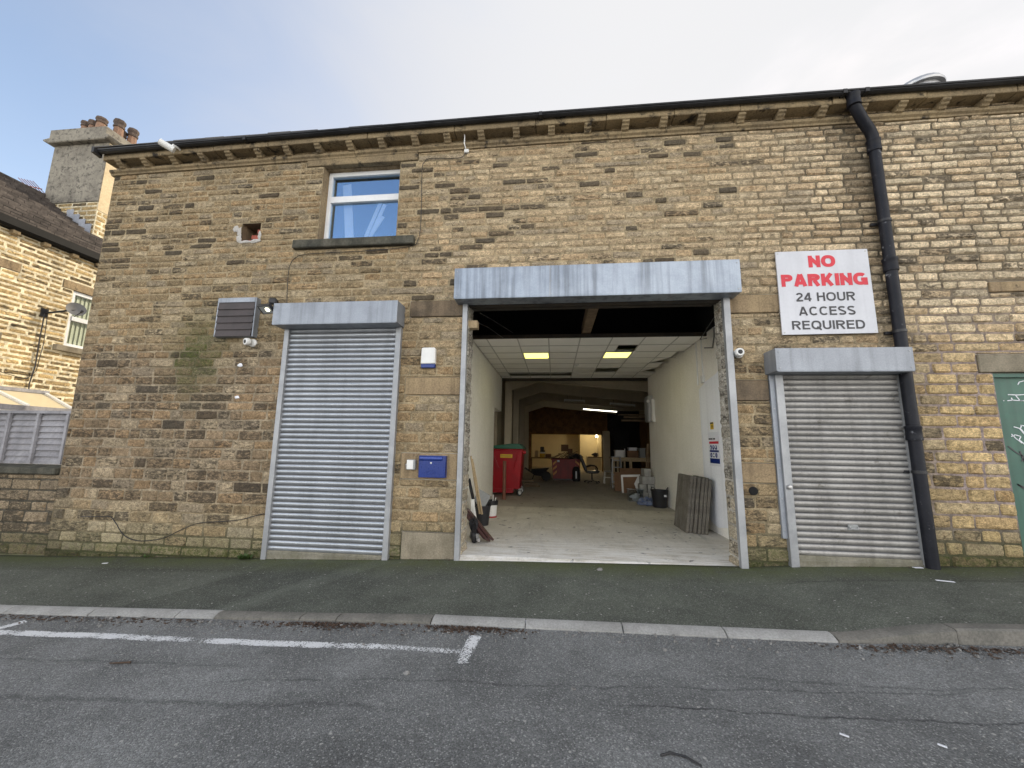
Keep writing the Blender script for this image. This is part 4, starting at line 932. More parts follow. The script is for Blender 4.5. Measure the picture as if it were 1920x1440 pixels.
cable([(-7.105, .328), (-6.9, .335), (-6.632, .344), (-6.52, .27), (-6.40, .14), (-6.263, .055), (-6.035, .02), (-5.694, .073), (-5.412, .204), (-5.15, .305), (-4.789, .338), (-4.5, .375), (-4.30, .43), (-4.151, .471)], 'loose black cable sagging along the foot of the left wall', .006, -.036)
cable([(-4.13, 3.17), (-4.125, 2.6), (-4.115, 2.0), (-4.11, 1.4), (-4.115, .9), (-4.12, .52)], 'black cable running straight down beside the left rail of the tall shutter', .005)
t = thing('junction_box', 'small white junction box with a cable under the eaves', 'junction box', (-1.37, -.02, 6.06))
m = MB(); m.box(-1.41, -1.34, -.045, -.004, 6.045, 6.105); obj('box', m, WHITE, t, bevel=.006)
m = MB(); m.tube([(-1.385, -.05, 6.10), (-1.40, -.09, 6.16), (-1.395, -.1, 6.25), (-1.39, -.13, 6.31)], .009, 6); obj('conduit', m, METAL, t)
for x, z, s_, lab in ((-4.82, 2.65, .035, 'upper white filler blob on the stones below the left camera'), (-4.81, 2.15, .032, 'lower white filler blob on the stones left of the tall shutter')):
    m = MB(); m.lump((x, -.018, z), s_, x*z, 0, 8, .3, (1.1, .35, .8)); obj('filler_blob', m, PAINTW, label=lab, cat='filler')
m = MB(); m.lathe([(.055, 0), (.055, .006), (.05, .008), (0, .002)], (2.53, -.018, .965), 18, 0, (0, -1, 0)); obj('pipe_hole', m, DARK, label='round dark pipe hole low on the pier right of the entrance', cat='hole')
# green door at right
t = thing('green_door', 'green painted steel door with graffiti scrawls under a grey lintel', 'door', (6.02, .05, .2))
m = MB(); m.box(5.52, 6.55, .07, .12, .2, 2.44); obj('door_leaf', m, GDOOR, t, bevel=.004)
m = MB(); m.box(5.50, 5.53, .02, .07, .2, 2.49); m.box(5.53, 6.55, .02, .07, 2.44, 2.488); obj('door_frame', m, GDOOR, t)
for z in (2.32, 2.13, 1.45, 1.28, .72, .52): m = MB(); m.box(5.515, 5.545, .045, .07, z-.055, z+.055); m.cyl((5.53, .05, z-.06), (5.53, .05, z+.06), .011, n=8); obj('hinge', m, METAL, t)
def stroke(pts, mt, w=.010, nm='graffiti_stroke'):
    m = MB()
    for (a, b) in zip(pts, pts[1:]): m.beam((a[0], .0675, a[1]), (b[0], .0675, b[1]), .004, w, up=(0, 0, 1)) if abs(a[0]-b[0]) > abs(a[1]-b[1])*.3 else m.beam((a[0], .0675, a[1]), (b[0], .0675, b[1]), w, .004, up=(0, 1, 0))
    return m
m = MB()
for pts in ([(5.635, 2.145), (5.645, 2.147)], [(5.68, 2.147), (5.74, 2.155), (5.80, 2.15), (5.88, 2.145)], [(5.70, 2.225), (5.80, 2.22), (5.87, 2.225), (5.95, 2.22)], [(5.74, 2.15), (5.73, 2.185)], [(5.78, 2.22), (5.82, 2.15), (5.87, 2.15)], [(5.83, 2.35), (5.85, 2.385), (5.90, 2.40), (5.96, 2.39)],
    [(5.655, 1.70), (5.70, 1.72), (5.76, 1.70), (5.735, 1.66), (5.79, 1.60)], [(5.66, 1.73), (5.70, 1.675), (5.76, 1.62)], [(5.70, 1.82), (5.76, 1.80), (5.82, 1.70), (5.86, 1.68)], [(5.78, 1.84), (5.83, 1.83), (5.85, 1.78), (5.80, 1.75), (5.77, 1.80), (5.79, 1.84)], [(5.86, 1.78), (5.90, 1.72), (5.92, 1.66)]):
    m.M = Matrix(); q = stroke(pts, None); m.add(q.v, q.f)
obj('white_graffiti', m, PAINTW, t)
m = MB()
for pts in ([(5.60, 1.58), (5.68, 1.50), (5.76, 1.45), (5.82, 1.36)], [(5.72, 1.52), (5.74, 1.42), (5.80, 1.30)], [(5.78, 1.46), (5.72, 1.40)], [(5.63, 1.12), (5.72, 1.07), (5.82, .95), (5.92, .80)], [(5.63, 1.12), (5.74, 1.03), (5.86, .85)], [(5.80, 1.22), (5.84, 1.15), (5.90, 1.16)]):
    q = stroke(pts, None, .016); m.add(q.v, q.f)
obj('dark_graffiti', m, SIGNK, t)
m = MB(); m.box(5.86, 6.05, .064, .07, 1.90, 2.06); obj('notice', m, PAINTW, t)
# roof cowl
t = thing('roof_vent', 'round metal vent cowl poking above the gutter on the right', 'roof vent', (5.62, .4, 6.7))
m = MB(); m.cyl((5.52, .40, 6.45), (5.52, .40, 6.93), .26, n=24); obj('stack', m, METAL, t)
m = MB(); m.lathe([(.31, 6.90), (.315, 6.93), (.29, 6.98), (.2, 7.015), (.0, 7.03)], (5.52, .40, 0), 24); obj('cap', m, METAL, t)

# ================================================================== ROAD, PAVEMENT, KERB
def frange(a, b, n): return [a + (b-a)*i/n for i in range(n+1)]
def sheet(name, xs, ys, zf, mat, label, kind='structure'):
    m = MB(); W = len(ys); v = [(x, y, zf(x, y)) for x in xs for y in ys]
    m.add(v, [(i*W+j, (i+1)*W+j, (i+1)*W+j+1, i*W+j+1) for i in range(len(xs)-1) for j in range(W-1)])
    return obj(name, m, mat, kind=kind, label=label)
XS = [-400, -60, -20, -12] + frange(-10, 9, 95) + [12, 20, 60, 400]
sheet('road', XS, [-400, -60, -20, -10] + frange(-7, -1.7, 40), lambda x, y: zroad(x, y) + .006*nz(x*.9, y*1.5) + .003*nz(x*3, y*3), ROADM, 'worn grey asphalt road with cracks and patch seams')
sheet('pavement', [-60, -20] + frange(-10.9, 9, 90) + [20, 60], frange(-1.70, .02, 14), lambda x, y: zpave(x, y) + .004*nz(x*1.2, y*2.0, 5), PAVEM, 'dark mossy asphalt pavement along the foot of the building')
sheet('yard', [-400, -60, -7.66], [.02, 10, 60, 400], lambda x, y: -.33, CONC, 'yard ground behind the low wall')
sheet('ground', [-7.66, 60, 400], [23, 60, 400], lambda x, y: -.34, PAVEM, 'ground behind the workshop')
K = thing('kerb', 'line of kerb stones dropped in front of the entrance and raised at the right', 'kerb', (0, -1.75, -.1), kind='structure')
del K['category']
joints = [-9.1, -8.2, -7.3, -6.4, -5.5, -4.55, -3.62, -3.21, -2.35, -1.99, -1.10, -.255, .58, 1.42, 2.27, 3.14, 4.0, 4.9, 5.8, 6.7, 7.6, 8.6]
rr = random.Random(4)
for a, b in zip(joints, joints[1:]):
    pale = (a < -3.3) or (-1.2 < a < 2.2); m = MB(); W = frange(a+.005, b-.005, 8); rows = []
    ty = rr.uniform(-.006, .006)
    for x in W:
        zt = zpave(x, -1.7) + .003 + (.004 if pale else 0); zr = zroad(x, -1.8) - .06; h = zt - zr; bv = min(.045, .05) if pale else .022; fr = -1.80 + ty + .003*nz(x*6, 3)
        rows.append([(x, -1.685, zr), (x, -1.685, zt), (x, -1.79+bv*1.4-.02, zt+.001*nz(x*7, 1)), (x, fr-.004, zt - bv*.55), (x, fr-.012, zr)])
    n = 5; v = [p for r_ in rows for p in r_]
    m.add(v, [(i*n+j, i*n+j+1, (i+1)*n+j+1, (i+1)*n+j) for i in range(8) for j in range(n-1)] + [tuple(range(n)), tuple(range(8*n, 9*n))[::-1]])
    obj('kerb_stone', m, KERBP if pale else KERBS, K, angle=30)
# worn bay markings
def marking(quads, label):
    m = MB()
    for (p0, p1, w, w0, w1) in quads:
        p0, p1 = Vector(p0), Vector(p1); d = p1-p0; L = d.length; d.normalize(); s_ = Vector((-d.y, d.x)); n = max(2, int(L/.05)); vs = []; A = []
        for i in range(n+1):
            q = p0 + d*(L*i/n)
            for k in range(5):
                r_ = q + s_*w*(k/4-.5); vs.append((r_.x, r_.y, zroad(r_.x, r_.y) + .006*nz(r_.x*.9, r_.y*1.5) + .003*nz(r_.x*3, r_.y*3) + .004)); A.append((i/n, abs(k-2)/2))
        b0 = len(m.v); m.add(vs, [(i*5+k, (i+1)*5+k, (i+1)*5+k+1, i*5+k+1) for i in range(n) for k in range(4)])
        for i, (f, e) in enumerate(A):
            wv = w0(f) if callable(w0) else lerp(w0, w1, f)
            m.tint[b0+i] = (1, 1, 1, wv + .10*e**2); m.wear[b0+i] = (0, 0, 0, 0)
    return obj('bay_marking', m, LINE, label=label, kind='structure')
marking([((-9, -2.05), (-4.93, -2.185), .10, .08, .10), ((-4.93, -2.185), (-1.40, -2.242), .10, lambda f: .10 + .16*math.exp(-((f-.555)/.02)**2) + .05*math.sin(f*40)**2 + .05*sstep(.8, 1, f), 0), ((-1.40, -2.242), (-.70, -2.255), .085, .17, .20)], 'worn white line of the parking bay along the road')
marking([((-.655, -1.985), (-.675, -2.43), .105, .13, .18)], 'short white end bar of the parking bay in front of the entrance')
marking([((-5.02, -1.95), (-5.12, -2.24), .10, .08, .10)], 'short white divider bar of the parking bay at the left')
# grit, litter and scraps
m = MB(); rr = random.Random(21)
def zr_(x, y): return zroad(x, y) if y < -1.8 else zpave(x, y)
for i in range(2300):
    x = rr.uniform(-7.5, 5.5); y = -1.82 - abs(rr.gauss(0, .075)) - (rr.random() < .15)*rr.random()*.25
    if abs(x+.9) < .5 or rr.random() < .25: y -= rr.random()*.13
    s_ = rr.uniform(.003, .0085) * (2.1 if rr.random() < .05 else 1); m.lump((x, y, zr_(x, y)+s_*.5), s_, i, 0, 5, .3, (1, 1, .75))
for i in range(900):
    x = rr.uniform(-6.5, 5); y = rr.uniform(-3.7, -1.9) if rr.random() < .7 else rr.uniform(-1.65, -.05); s_ = rr.uniform(.002, .0055) * (2. if rr.random() < .03 else 1)
    m.lump((x, y, zr_(x, y)+s_*.5), s_, i, 0, 5, .3, (1, 1, .7))
obj('loose_grit', m, GRAV, kind='stuff', label='loose pale grit along the kerb and scattered on the road')
m = MB()
for i in range(1700):
    x = rr.choice((rr.uniform(2.0, 5.6), rr.uniform(2.6, 5.6), rr.uniform(-7, -3.2), rr.gauss(-.75, .25), rr.gauss(-2.1, .3))); y = -1.83 - abs(rr.gauss(0, .06)) - (.05*rr.random() if x > 2.4 else 0); z = zr_(x, y); a = rr.uniform(0, 6.3); s_ = rr.uniform(.008, .026)
    c, sn = math.cos(a)*s_, math.sin(a)*s_; h = rr.uniform(.003, .014)
    m.add([(x-c, y-sn, z+.004), (x+sn*.5, y-c*.5, z+h), (x+c, y+sn, z+h*1.2), (x-sn*.5, y+c*.5, z+.006)], [(0, 1, 2, 3)])
for i in range(350):
    x = rr.uniform(-7.6, 5.4); y = -.02 - abs(rr.gauss(0, .05)); z = zr_(x, y); a = rr.uniform(0, 6.3); s_ = rr.uniform(.005, .015); c, sn = math.cos(a)*s_, math.sin(a)*s_
    if -1.3 < x < 2.35: continue
    m.add([(x-c, y-sn, z+.006), (x+sn*.5, y-c*.5, z+.012), (x+c, y+sn, z+.016), (x-sn*.5, y+c*.5, z+.008)], [(0, 1, 2, 3)])
obj('leaf_litter', m, LITTER, kind='stuff', label='brown leaf litter in the gutter and against the wall')
for (x, y, s_, lab) in ((.55, -.30, .035, 'pale flattened stone on the pavement in front of the entrance'), (-1.02, -2.60, .022, 'small grey pebble on the road left of the end bar'), (.12, -2.66, .016, 'tiny pale pebble on the road right of the end bar')):
    m = MB(); m.lump((x, y, zr_(x, y)+s_*.3), s_, x*9, 0, 10, .25, (1, .8, .6)); obj('pebble', m, GRAV, label=lab, cat='pebble', group='loose stones lying on the ground')
for (x, y, l, w, a, lab) in ((4.1, -.62, .15, .028, -.25, 'long white paper strip on the pavement at the right'), (4.25, -.12, .10, .04, .1, 'pale scrap at the foot of the downpipe'), (1.55, -2.95, .04, .012, -.6, 'thin pale scrap on the road at the lower right'), (2.0, -2.98, .035, .012, -.7, 'second thin pale scrap nearest the right edge of the road'), (-6.2, -.35, .06, .03, .4, 'pale scrap on the pavement near the left wall')):
    m = MB(); z = zr_(x, y)+.006; m.cbox((x, y, z+.006), (l, w, .004), Matrix.Rotation(a, 3, 'Z').to_euler()); obj('paper_scrap', m, PAINTW, label=lab, cat='litter', group='pale scraps lying on the ground')
m = MB(); m.tube([(.53, -3.20, zroad(.5, -3.2)+.012), (.58, -3.18, zroad(.55, -3.2)+.014), (.65, -3.195, zroad(.63, -3.2)+.012), (.71, -3.25, zroad(.72, -3.2)+.012)], .005, 6); obj('rubber_strip', m, BLACK, label='black curved strip lying on the road at the bottom edge', cat='litter')
m = MB(); m.tube([(-3.3, -2.62, zroad(-3.3, -2.62)+.01), (-3.15, -2.60, zroad(-3.15, -2.6)+.012)], [.004, .008], 5); obj('twig', m, LITTER, label='short dark twig on the road below the white line', cat='twig')
# weeds
def weed(name, x, y, n, s_, label, seed):
    r_ = random.Random(seed); m = MB(); z = zr_(x, y)
    for i in range(n):
        a = r_.uniform(0, 6.3); L = s_*r_.uniform(.5, 1.2); e = r_.uniform(.2, 1.1); d = Vector((math.cos(a)*math.cos(e), math.sin(a)*math.cos(e)*.7 - .15, math.sin(e))); p = Vector((x+r_.gauss(0, s_*.5), y-abs(r_.gauss(0, s_*.2)), z)); q = p+d*L; sd = d.cross(Vector((0, 0, 1))).normalized()*L*r_.uniform(.14, .26)
        m.add([p, p.lerp(q, .55)+sd, q, p.lerp(q, .55)-sd], [(0, 1, 2, 3)])
    return obj(name, m, LEAF, label=label, cat='weed')
weed('weed', -4.36, -.05, 70, .09, 'small green weed growing at the foot of the tall shutter', 5)
weed('weed', -5.9, -.04, 14, .05, 'tiny weed at the foot of the left wall under the sagging cable', 6)

# ================================================================== LEFT: LOW WALL, FENCE, HOUSE
t = thing('low_wall', 'low mossy stone wall with a dark coping joining the building at left', 'wall', (-9, 0, -.4))
m = MB(); stone_wall(m, (0, .03, 0), (1, 0, 0), (0, -1, 0), -10.9, -7.68, -.45, .93, lambda v: interp(v, [-.4, .2, .9], [.17, .17, .15]), lambda u, v: (.28, .55), [], low_style, 17); obj('stonework', m, [S, MO], t)
m = MB(); m.box(-10.9, -7.68, .05, .30, -.45, .93); obj('wall_core', m, ASHD, t)
m = MB(); x = -10.9; rr = random.Random(5)
while x < -7.7:
    w = min(rr.uniform(.6, .95), -7.69-x); m.prism([(-.05, .935), (.36, .935), (.36, 1.03), (.15, 1.075), (-.05, 1.03)], 'x', x+.004, x+w-.004); x += w
obj('coping', m, SILL, t, bevel=.012)
t = thing('fence', 'weathered grey overlap timber fence panel on top of the low wall', 'fence', (-9, .2, 1.05))
for k in range(8):
    z = 1.10+k*.098; m = MB(); m.prism([(.172, z), (.184, z), (.222, z+.112), (.216, z+.112)], 'x', -10.9, -7.72); obj('lap_board', m, FENCE, t)
for x in (-10.2, -9.6, -9.03, -8.47, -7.91): m = MB(); m.box(x-.022, x+.022, .135, .170, 1.085, 1.93); obj('batten', m, FENCE, t)
m = MB(); m.box(-10.9, -7.72, .130, .225, 1.892, 1.94); obj('top_rail', m, FENCE, t); m = MB(); m.box(-10.9, -7.72, .17, .225, 1.075, 1.12); obj('bottom_rail', m, FENCE, t)
# house
HX = -11.0
H = thing('stone_house', 'sunlit stone house with pale ribbon pointing, tiled roof and large rendered chimney', 'house', (HX-3, 3.5, -.33))
W1 = (2.02, 2.95, 3.55, 4.86); W2 = (-.15, .80, 3.55, 4.86)
hs = [W1, W2, (1.80, 3.15, 4.86, 5.05), (-.5, 1.09, 4.86, 5.05), (1.84, 3.12, 3.42, 3.55), (-.35, .98, 3.42, 3.55)]
m = MB(); stone_wall(m, (HX, 0, 0), (0, 1, 0), (1, 0, 0), -.9, 8.0, -.4, 5.66, lambda v: .108, lambda u, v: (.22, .50), hs, house_style, 23, res=.07); obj('wall', m, [S, MO], H)
m = MB(); m.box(HX-6, HX-.04, -.9, -.6, -.4, 5.7); m.prism([(HX-6, 5.7), (HX-.04, 5.7), (HX-3, 7.8)], 'y', -.9, -.6); m.prism([(HX-6, 5.7), (HX-.04, 5.7), (HX-3, 7.8)], 'y', 7.7, 8); m.box(HX-6, HX-.04, 7.7, 8, -.4, 5.7); m.box(HX-6, HX-5.7, -.6, 7.7, -.4, 5.7); m.box(HX-.3, HX-.13, -.6, 7.7, -.4, 5.7); obj('gable_wall', m, ASH, H)
for (a, b, c, d), lab in (((1.80, 3.15, 4.86, 5.05), 0), ((-.5, 1.09, 4.86, 5.05), 0)): m = MB(); m.box(HX-.1, HX+.014, a+.01, b-.01, c+.005, d-.005); obj('lintel', m, ASH, H, bevel=.006)
for w in (W1, W2):
    m = MB(); a, b, c, d = w; xf = HX-.09
    m.box(xf, xf+.06, a, a+.07, c, d); m.box(xf, xf+.06, b-.07, b, c, d); m.box(xf, xf+.06, a+.07, b-.07, d-.08, d); m.box(xf, xf+.06, a+.07, b-.07, c, c+.08); m.box(xf-.0, xf+.075, a+.07, b-.07, 4.17, 4.27)
    f = obj('window', m, UPVC, H, bevel=.004)
    m = MB(); m.box(xf+.02, xf+.026, a+.07, b-.07, c+.08, 4.17); m.box(xf+.02, xf+.026, a+.07, b-.07, 4.27, d-.08); obj('pane', m, GLASSH, f)
    m = MB(); n = 9
    for i in range(n): y = a+.08+(b-a-.16)*(i+.5)/n; m.cbox((xf-.02, y, (c+d)/2), (.006, .108, d-c-.1), Matrix.Rotation(.28, 3, 'Z').to_euler())
    obj('vertical_blind', m, BLIND, f)
    m = MB(); m.box(HX-.12, HX+.10, a-.18, b+.17, 3.42, 3.548); obj('sill', m, ASHG, f, bevel=.008)
for y in (-.15, .36, .863, 1.364, 1.876, 2.363, 2.87, 3.38): m = MB(); m.prism([(HX, 5.57), (HX+.09, 5.60), (HX+.10, 5.67), (HX, 5.67)], 'y', y-.06, y+.06); obj('corbel', m, ASHC, H, bevel=.006)
m = MB(); m.prism([(HX-.02, 5.675), (HX+.12, 5.675), (HX+.165, 5.72), (HX+.165, 5.875), (HX+.14, 5.875), (HX+.13, 5.74), (HX-.02, 5.72)], 'y', -1.0, 8.1); obj('gutter', m, HGUT_SHADE, H)
m = MB(); rr = random.Random(12); nrow = 15
def hr(s_): return (HX+.13 - 3.13*s_, 5.85 + 2.24*s_)
for i in range(nrow):
    a, b = hr(i/nrow), hr((i+1)/nrow); y = -1.0
    while y < 8.1:
        w = .30; t_ = rr.uniform(.06, .08); e = min(y+w-.008, 8.1)
        if not (3.03 < (y+e)/2 < 4.05 and a[0] < -12.2):
            m.add([(a[0]+.02, y, a[1]-.01), (a[0]+.02, e, a[1]-.01), (b[0], e, b[1]), (b[0], y, b[1]), (a[0]+.02, y, a[1]+t_), (a[0]+.02, e, a[1]+t_), (b[0], e, b[1]+.004), (b[0], y, b[1]+.004)], [(3, 2, 1, 0), (4, 5, 6, 7), (1, 2, 6, 5), (3, 0, 4, 7)]); zm = a[1]+t_*.22; m.add([(a[0]+.02, y, a[1]-.01), (a[0]+.02, e, a[1]-.01), (a[0]+.02, e, zm), (a[0]+.02, y, zm)], [(0, 1, 2, 3)], 1); m.add([(a[0]+.02, y, zm), (a[0]+.02, e, zm), (a[0]+.02, e, a[1]+t_), (a[0]+.02, y, a[1]+t_)], [(0, 1, 2, 3)])  # dark strip low on each tile front stands for the shade beneath it
        y += w
a, b = hr(0), hr(1); m.add([(a[0], -1, a[1]-.03), (a[0], 8.1, a[1]-.03), (b[0], 8.1, b[1]-.03), (b[0], -1, b[1]-.03)], [(0, 1, 2, 3)]); m.add([(b[0], -1, b[1]), (b[0], 8.1, b[1]), (HX-6.1, 8.1, 5.8), (HX-6.1, -1, 5.8)], [(0, 1, 2, 3)])
m.tube([(b[0], -1, b[1]), (b[0], 8.1, b[1])], .07, 8); rf = obj('roof', m, [ROOFT, HGUT_SHADE], H)
# chimney
cx0, cx1, cy0, cy1 = -14.0, -12.27, 3.03, 4.0
m = MB(); m.box(cx0, cx1, cy0, cy1, 7.85, 9.62); ch = obj('chimney_stack', m, [RENDER], H, bevel=.01)
m = MB(); m.box(cx1, cx1+.012, cy0+.02, cy1, 7.6, 9.6); obj('sunlit_render', m, RENDERW, ch)  # side face skinned in the render colour with sunlight painted in
m = MB(); stone_wall(m, (0, cy0+.02, 0), (1, 0, 0), (0, -1, 0), cx0+.02, cx1, 6.4, 7.84, lambda v: .13, lambda u, v: (.25, .5), [], house_style, 29, res=.09); stone_wall(m, (cx1, 0, 0), (0, 1, 0), (1, 0, 0), cy0+.02, cy1, 6.4, 7.6, lambda v: .13, lambda u, v: (.25, .5), [], house_style, 30, res=.09); obj('chimney_stonework', m, [S, MO], ch)
m = MB(); m.box(cx0+.05, cx1-.03, cy0+.05, cy1-.02, 6.3, 9.6); obj('chimney_core', m, ASHD, ch)
m = MB(); m.prism([(cx0-.05, 9.62), (cx0-.22, 9.70), (cx0-.22, 9.74), (cx0-.02, 9.78), (cx0-.02, 10.02), (cx1+.02, 10.02), (cx1+.02, 9.78), (cx1+.16, 9.74), (cx1+.16, 9.70), (cx1+.03, 9.62)], 'y', cy0-.14, cy1+.1); obj('chimney_cap', m, RENDER, ch, bevel=.02)
m = MB(); m.lump((-13.2, 3.6, 10.02), 1, 3, 0, 14, .12, (.62, .42, .10)); obj('mortar_flaunching', m, RENDER, ch)
for i in range(4):
    x = -13.05+i*.21; z = roof_z = 5.85+2.24*((HX+.13-x)/3.13); m = MB(); m.box(x-.105, x+.1, cy0-.012, cy0+.0, z-.1, z+.22); obj('lead_flashing', m, LEAD, ch)
m = MB(); m.prism([(cy0, 6.60), (cy1, 6.60), (cy1, 6.86), (cy0, 6.86)], 'x', cx1+.02, cx1+.035); obj('lead_flashing', m, WMORT, ch)
for x, y, h, r_ in ((-13.38, 3.2, .48, .10), (-13.14, 3.2, .49, .10), (-12.82, 3.16, .52, .12), (-12.70, 3.50, .74, .125), (-12.68, 3.86, .76, .12), (-12.85, 3.72, .6, .10)):
    m = MB(); z = 10.0; m.lathe([(r_*1.12, z), (r_*.98, z+.06), (r_*.88, z+h*.66)], (x, y, 0), 8); m.lathe([(r_*.88, z+h*.66), (r_*1.04, z+h*.68), (r_*1.08, z+h*.74), (r_*.98, z+h*.77), (r_*.98, z+h*.82), (r_*1.12, z+h*.86), (r_*1.14, z+h*.95), (r_*1.0, z+h), (r_*.78, z+h), (r_*.76, z+h*.72), (0, z+h*.71)], (x, y, 0), 8, 1); p_ = obj('chimney_pot', m, [TERRA, TERRAD], ch)
# dish
t = thing('satellite_dish', 'grey satellite dish on a black arm beside the house window', 'satellite dish', (HX, 1.6, 4.1))
m = MB(); dc = Vector((HX+.30, 1.92, 4.36)); dd = Vector((.86, -.40, .30)).normalized(); m.lathe([(a_*.62, b_*.62) for a_, b_ in ((0, -.055), (.1, -.045), (.2, -.015), (.26, .02), (.265, .025), (.255, .022), (.1, -.038), (0, -.048))], dc, 24, 0, dd); obj('dish', m, DISH, t)
m = MB(); m.tube([(HX+.01, 1.58, 4.17), (HX+.15, 1.60, 4.18), (HX+.24, 1.82, 4.30), dc-dd*.05], .022, 8); m.box(HX+.002, HX+.03, 1.52, 1.64, 4.08, 4.26); obj('mount', m, BLACK, t)
m = MB(); m.tube([dc-Vector((0, 0, .15))-dd*.03, dc+dd*.26-Vector((0, -.06, .16))], .010, 6); q = dc+dd*.28-Vector((0, -.06, .15)); m.cyl(q, q-dd*.07, .025, .022, 10); obj('feed_arm', m, BLACK, t)
m = MB(); m.tube([(HX+.03, 1.58, 4.15), (HX+.03, 1.58, 3.6), (HX+.03, 1.60, 3.0), (HX+.03, 1.56, 2.6), (HX+.03, 1.58, 2.45)], .012, 6); m.tube([(HX+.03, 1.63, 4.15), (HX+.03, 1.66, 3.5), (HX+.03, 1.63, 2.9), (HX+.03, 1.5, 2.7), (HX+.03, 1.1, 2.78)], .007, 6); obj('cable', m, BLACK, t)
# conservatory
t = thing('conservatory', 'lean-to with a cream polycarbonate roof against the sunlit house', 'conservatory', (-10.3, .8, -.3))
def cr(s_): return lerp(HX+.03, -9.6, s_), lerp(2.43, 2.06, s_)
m = MB(); m.add([(HX+.03, -.8, 2.43), (HX+.03, 1.86, 2.43), (-9.6, 1.40, 2.06), (-9.6, -.8, 2.06)], [(0, 1, 2, 3)]); obj('roof_sheet', m, POLY, t)
for y0, y1 in ((-.5, -.6), (.25, .1), (1.02, .72), (1.86, 1.40)): m = MB(); m.beam((HX+.03, y0, 2.45), (-9.6, y1, 2.08), .05, .035); obj('glazing_bar', m, WHITE, t)
m = MB(); m.box(-9.63, -9.55, -.8, 1.42, 1.98, 2.07); m.box(HX+.01, HX+.07, -.8, 1.9, 2.43, 2.50); obj('roof_trim', m, FENCE, t)
m = MB(); m.box(-9.62, -9.57, -.0, 1.4, -.3, 1.98); obj('side_wall', m, WHITE, t)
# aerial
t = thing('tv_aerial', 'thin TV aerial standing behind the house roof ridge', 'aerial', (-14.69, 3.2, 7.4))
m = MB(); m.tube([(-14.69, 3.2, 7.4), (-14.69, 3.2, 8.52)], .018, 6); obj('mast', m, METAL, t)
m = MB(); m.tube([(-15.0, 3.2, 8.60), (-14.4, 3.2, 8.44)], .014, 5)
for i in range(6): x = -14.96+i*.1; z = 8.59-.16*(i*.1/.6); m.tube([(x, 3.02, z+.11), (x, 3.38, z-.11)], .010, 4)
m.tube([(-14.5, 3.2, 8.40), (-14.35, 3.2, 8.2), (-14.2, 3.2, 8.1)], .010, 4); obj('elements', m, BRICK, t)

# ================================================================== THINGS INSIDE THE ENTRANCE
# wheelie bin
t = thing('wheelie_bin', 'large red four wheeled bin with a green lid and yellow label', 'bin', (-1.56, 6.7, FZ))
m = MB(); x0, x1, y0, y1 = -2.20, -.93, 6.2, 7.15; zb, zt = .22, 1.34
m.add([(x0+.08, y0+.08, zb), (x1-.08, y0+.08, zb), (x1-.08, y1-.08, zb), (x0+.08, y1-.08, zb), (x0, y0, zt), (x1, y0, zt), (x1, y1, zt), (x0, y1, zt)], [(3, 2, 1, 0), (4, 5, 6, 7), (0, 1, 5, 4), (1, 2, 6, 5), (2, 3, 7, 6), (3, 0, 4, 7)])
m.box(x0-.03, x1+.03, y0-.03, y1+.03, zt-.02, zt+.04); bd = obj('body', m, RED, t, bevel=.02)
m = MB()
for z in (.62, .88, .98): m.box(x0+.06, x1-.06, y0+.01+(zt-z)*.06, y0+.05+(zt-z)*.06, z, z+.025)
m.beam((-1.80, y0+.0, 1.24), (-1.62, y0+.02, .80), .03, .03); m.beam((-1.08, y0+.0, 1.24), (-1.18, y0+.02, .80), .03, .03); obj('rib', m, RED, bd)
m = MB(); m.prism([(x0-.05, zt+.045), (x1+.05, zt+.045), (x1+.03, zt+.08), (-1.02, zt+.19), (-1.25, zt+.20), (x0-.03, zt+.08)], 'y', y0-.05, y1+.05); obj('lid', m, GREEN, t, bevel=.012)
m = MB(); m.cyl((x1+.02, y0-.02, zt-.06), (x1+.10, y0-.02, zt-.04), .045, n=12); obj('lifting_pin', m, RED, t)
m = MB(); m.box(-1.585, -1.225, y0-.012, y0-.003, 1.125, 1.225); lb = obj('label', m, YEL, t)
m = MB()
for i in range(9): m.box(-1.56+i*.033, -1.56+i*.033+.02, y0-.0145, y0-.012, 1.165, 1.185)
obj('label_print', m, SIGNK, lb)
m = MB(); m.box(-1.9, -1.2, 6.25, 6.9, .12, .24); obj('base_frame', m, RED, t)
for x, y in ((-1.02, 6.33), (-2.05, 6.33), (-1.02, 7.0), (-2.05, 7.0)):
    m = MB(); m.lathe([(.06, -.022), (.09, -.025), (.1, -.012), (.1, .012), (.09, .025), (.06, .022)], (x, y, FZ+.1), 20, 0, (.75, -.6, 0)); w = obj('wheel', m, RUBBER, t)
    m = MB(); m.lathe([(0, -.024), (.062, -.024), (.068, -.015), (.068, .015), (.062, .024), (0, .024)], (x, y, FZ+.1), 16, 0, (.75, -.6, 0)); obj('rim', m, WHITE, w)
    m = MB(); a = Vector((.75, -.6, 0)).normalized()*.034
    for s_ in (1, -1): m.beam(Vector((x, y, FZ+.1))+a*s_, Vector((x, y, FZ+.22))+a*s_, .05, .006, up=(.75, -.6, 0))
    m.cbox((x, y, FZ+.2), (.09, .09, .02)); obj('fork', m, METAL, w)
m = MB(); m.lathe([(.05, 0), (.05, 1.03), (.044, 1.03), (.044, .9)], (-1.365, 5.5, FZ), 18); obj('brown_drain_pipe', m, TUBEB, label='brown plastic drain pipe standing upright in front of the red bin', cat='pipe')
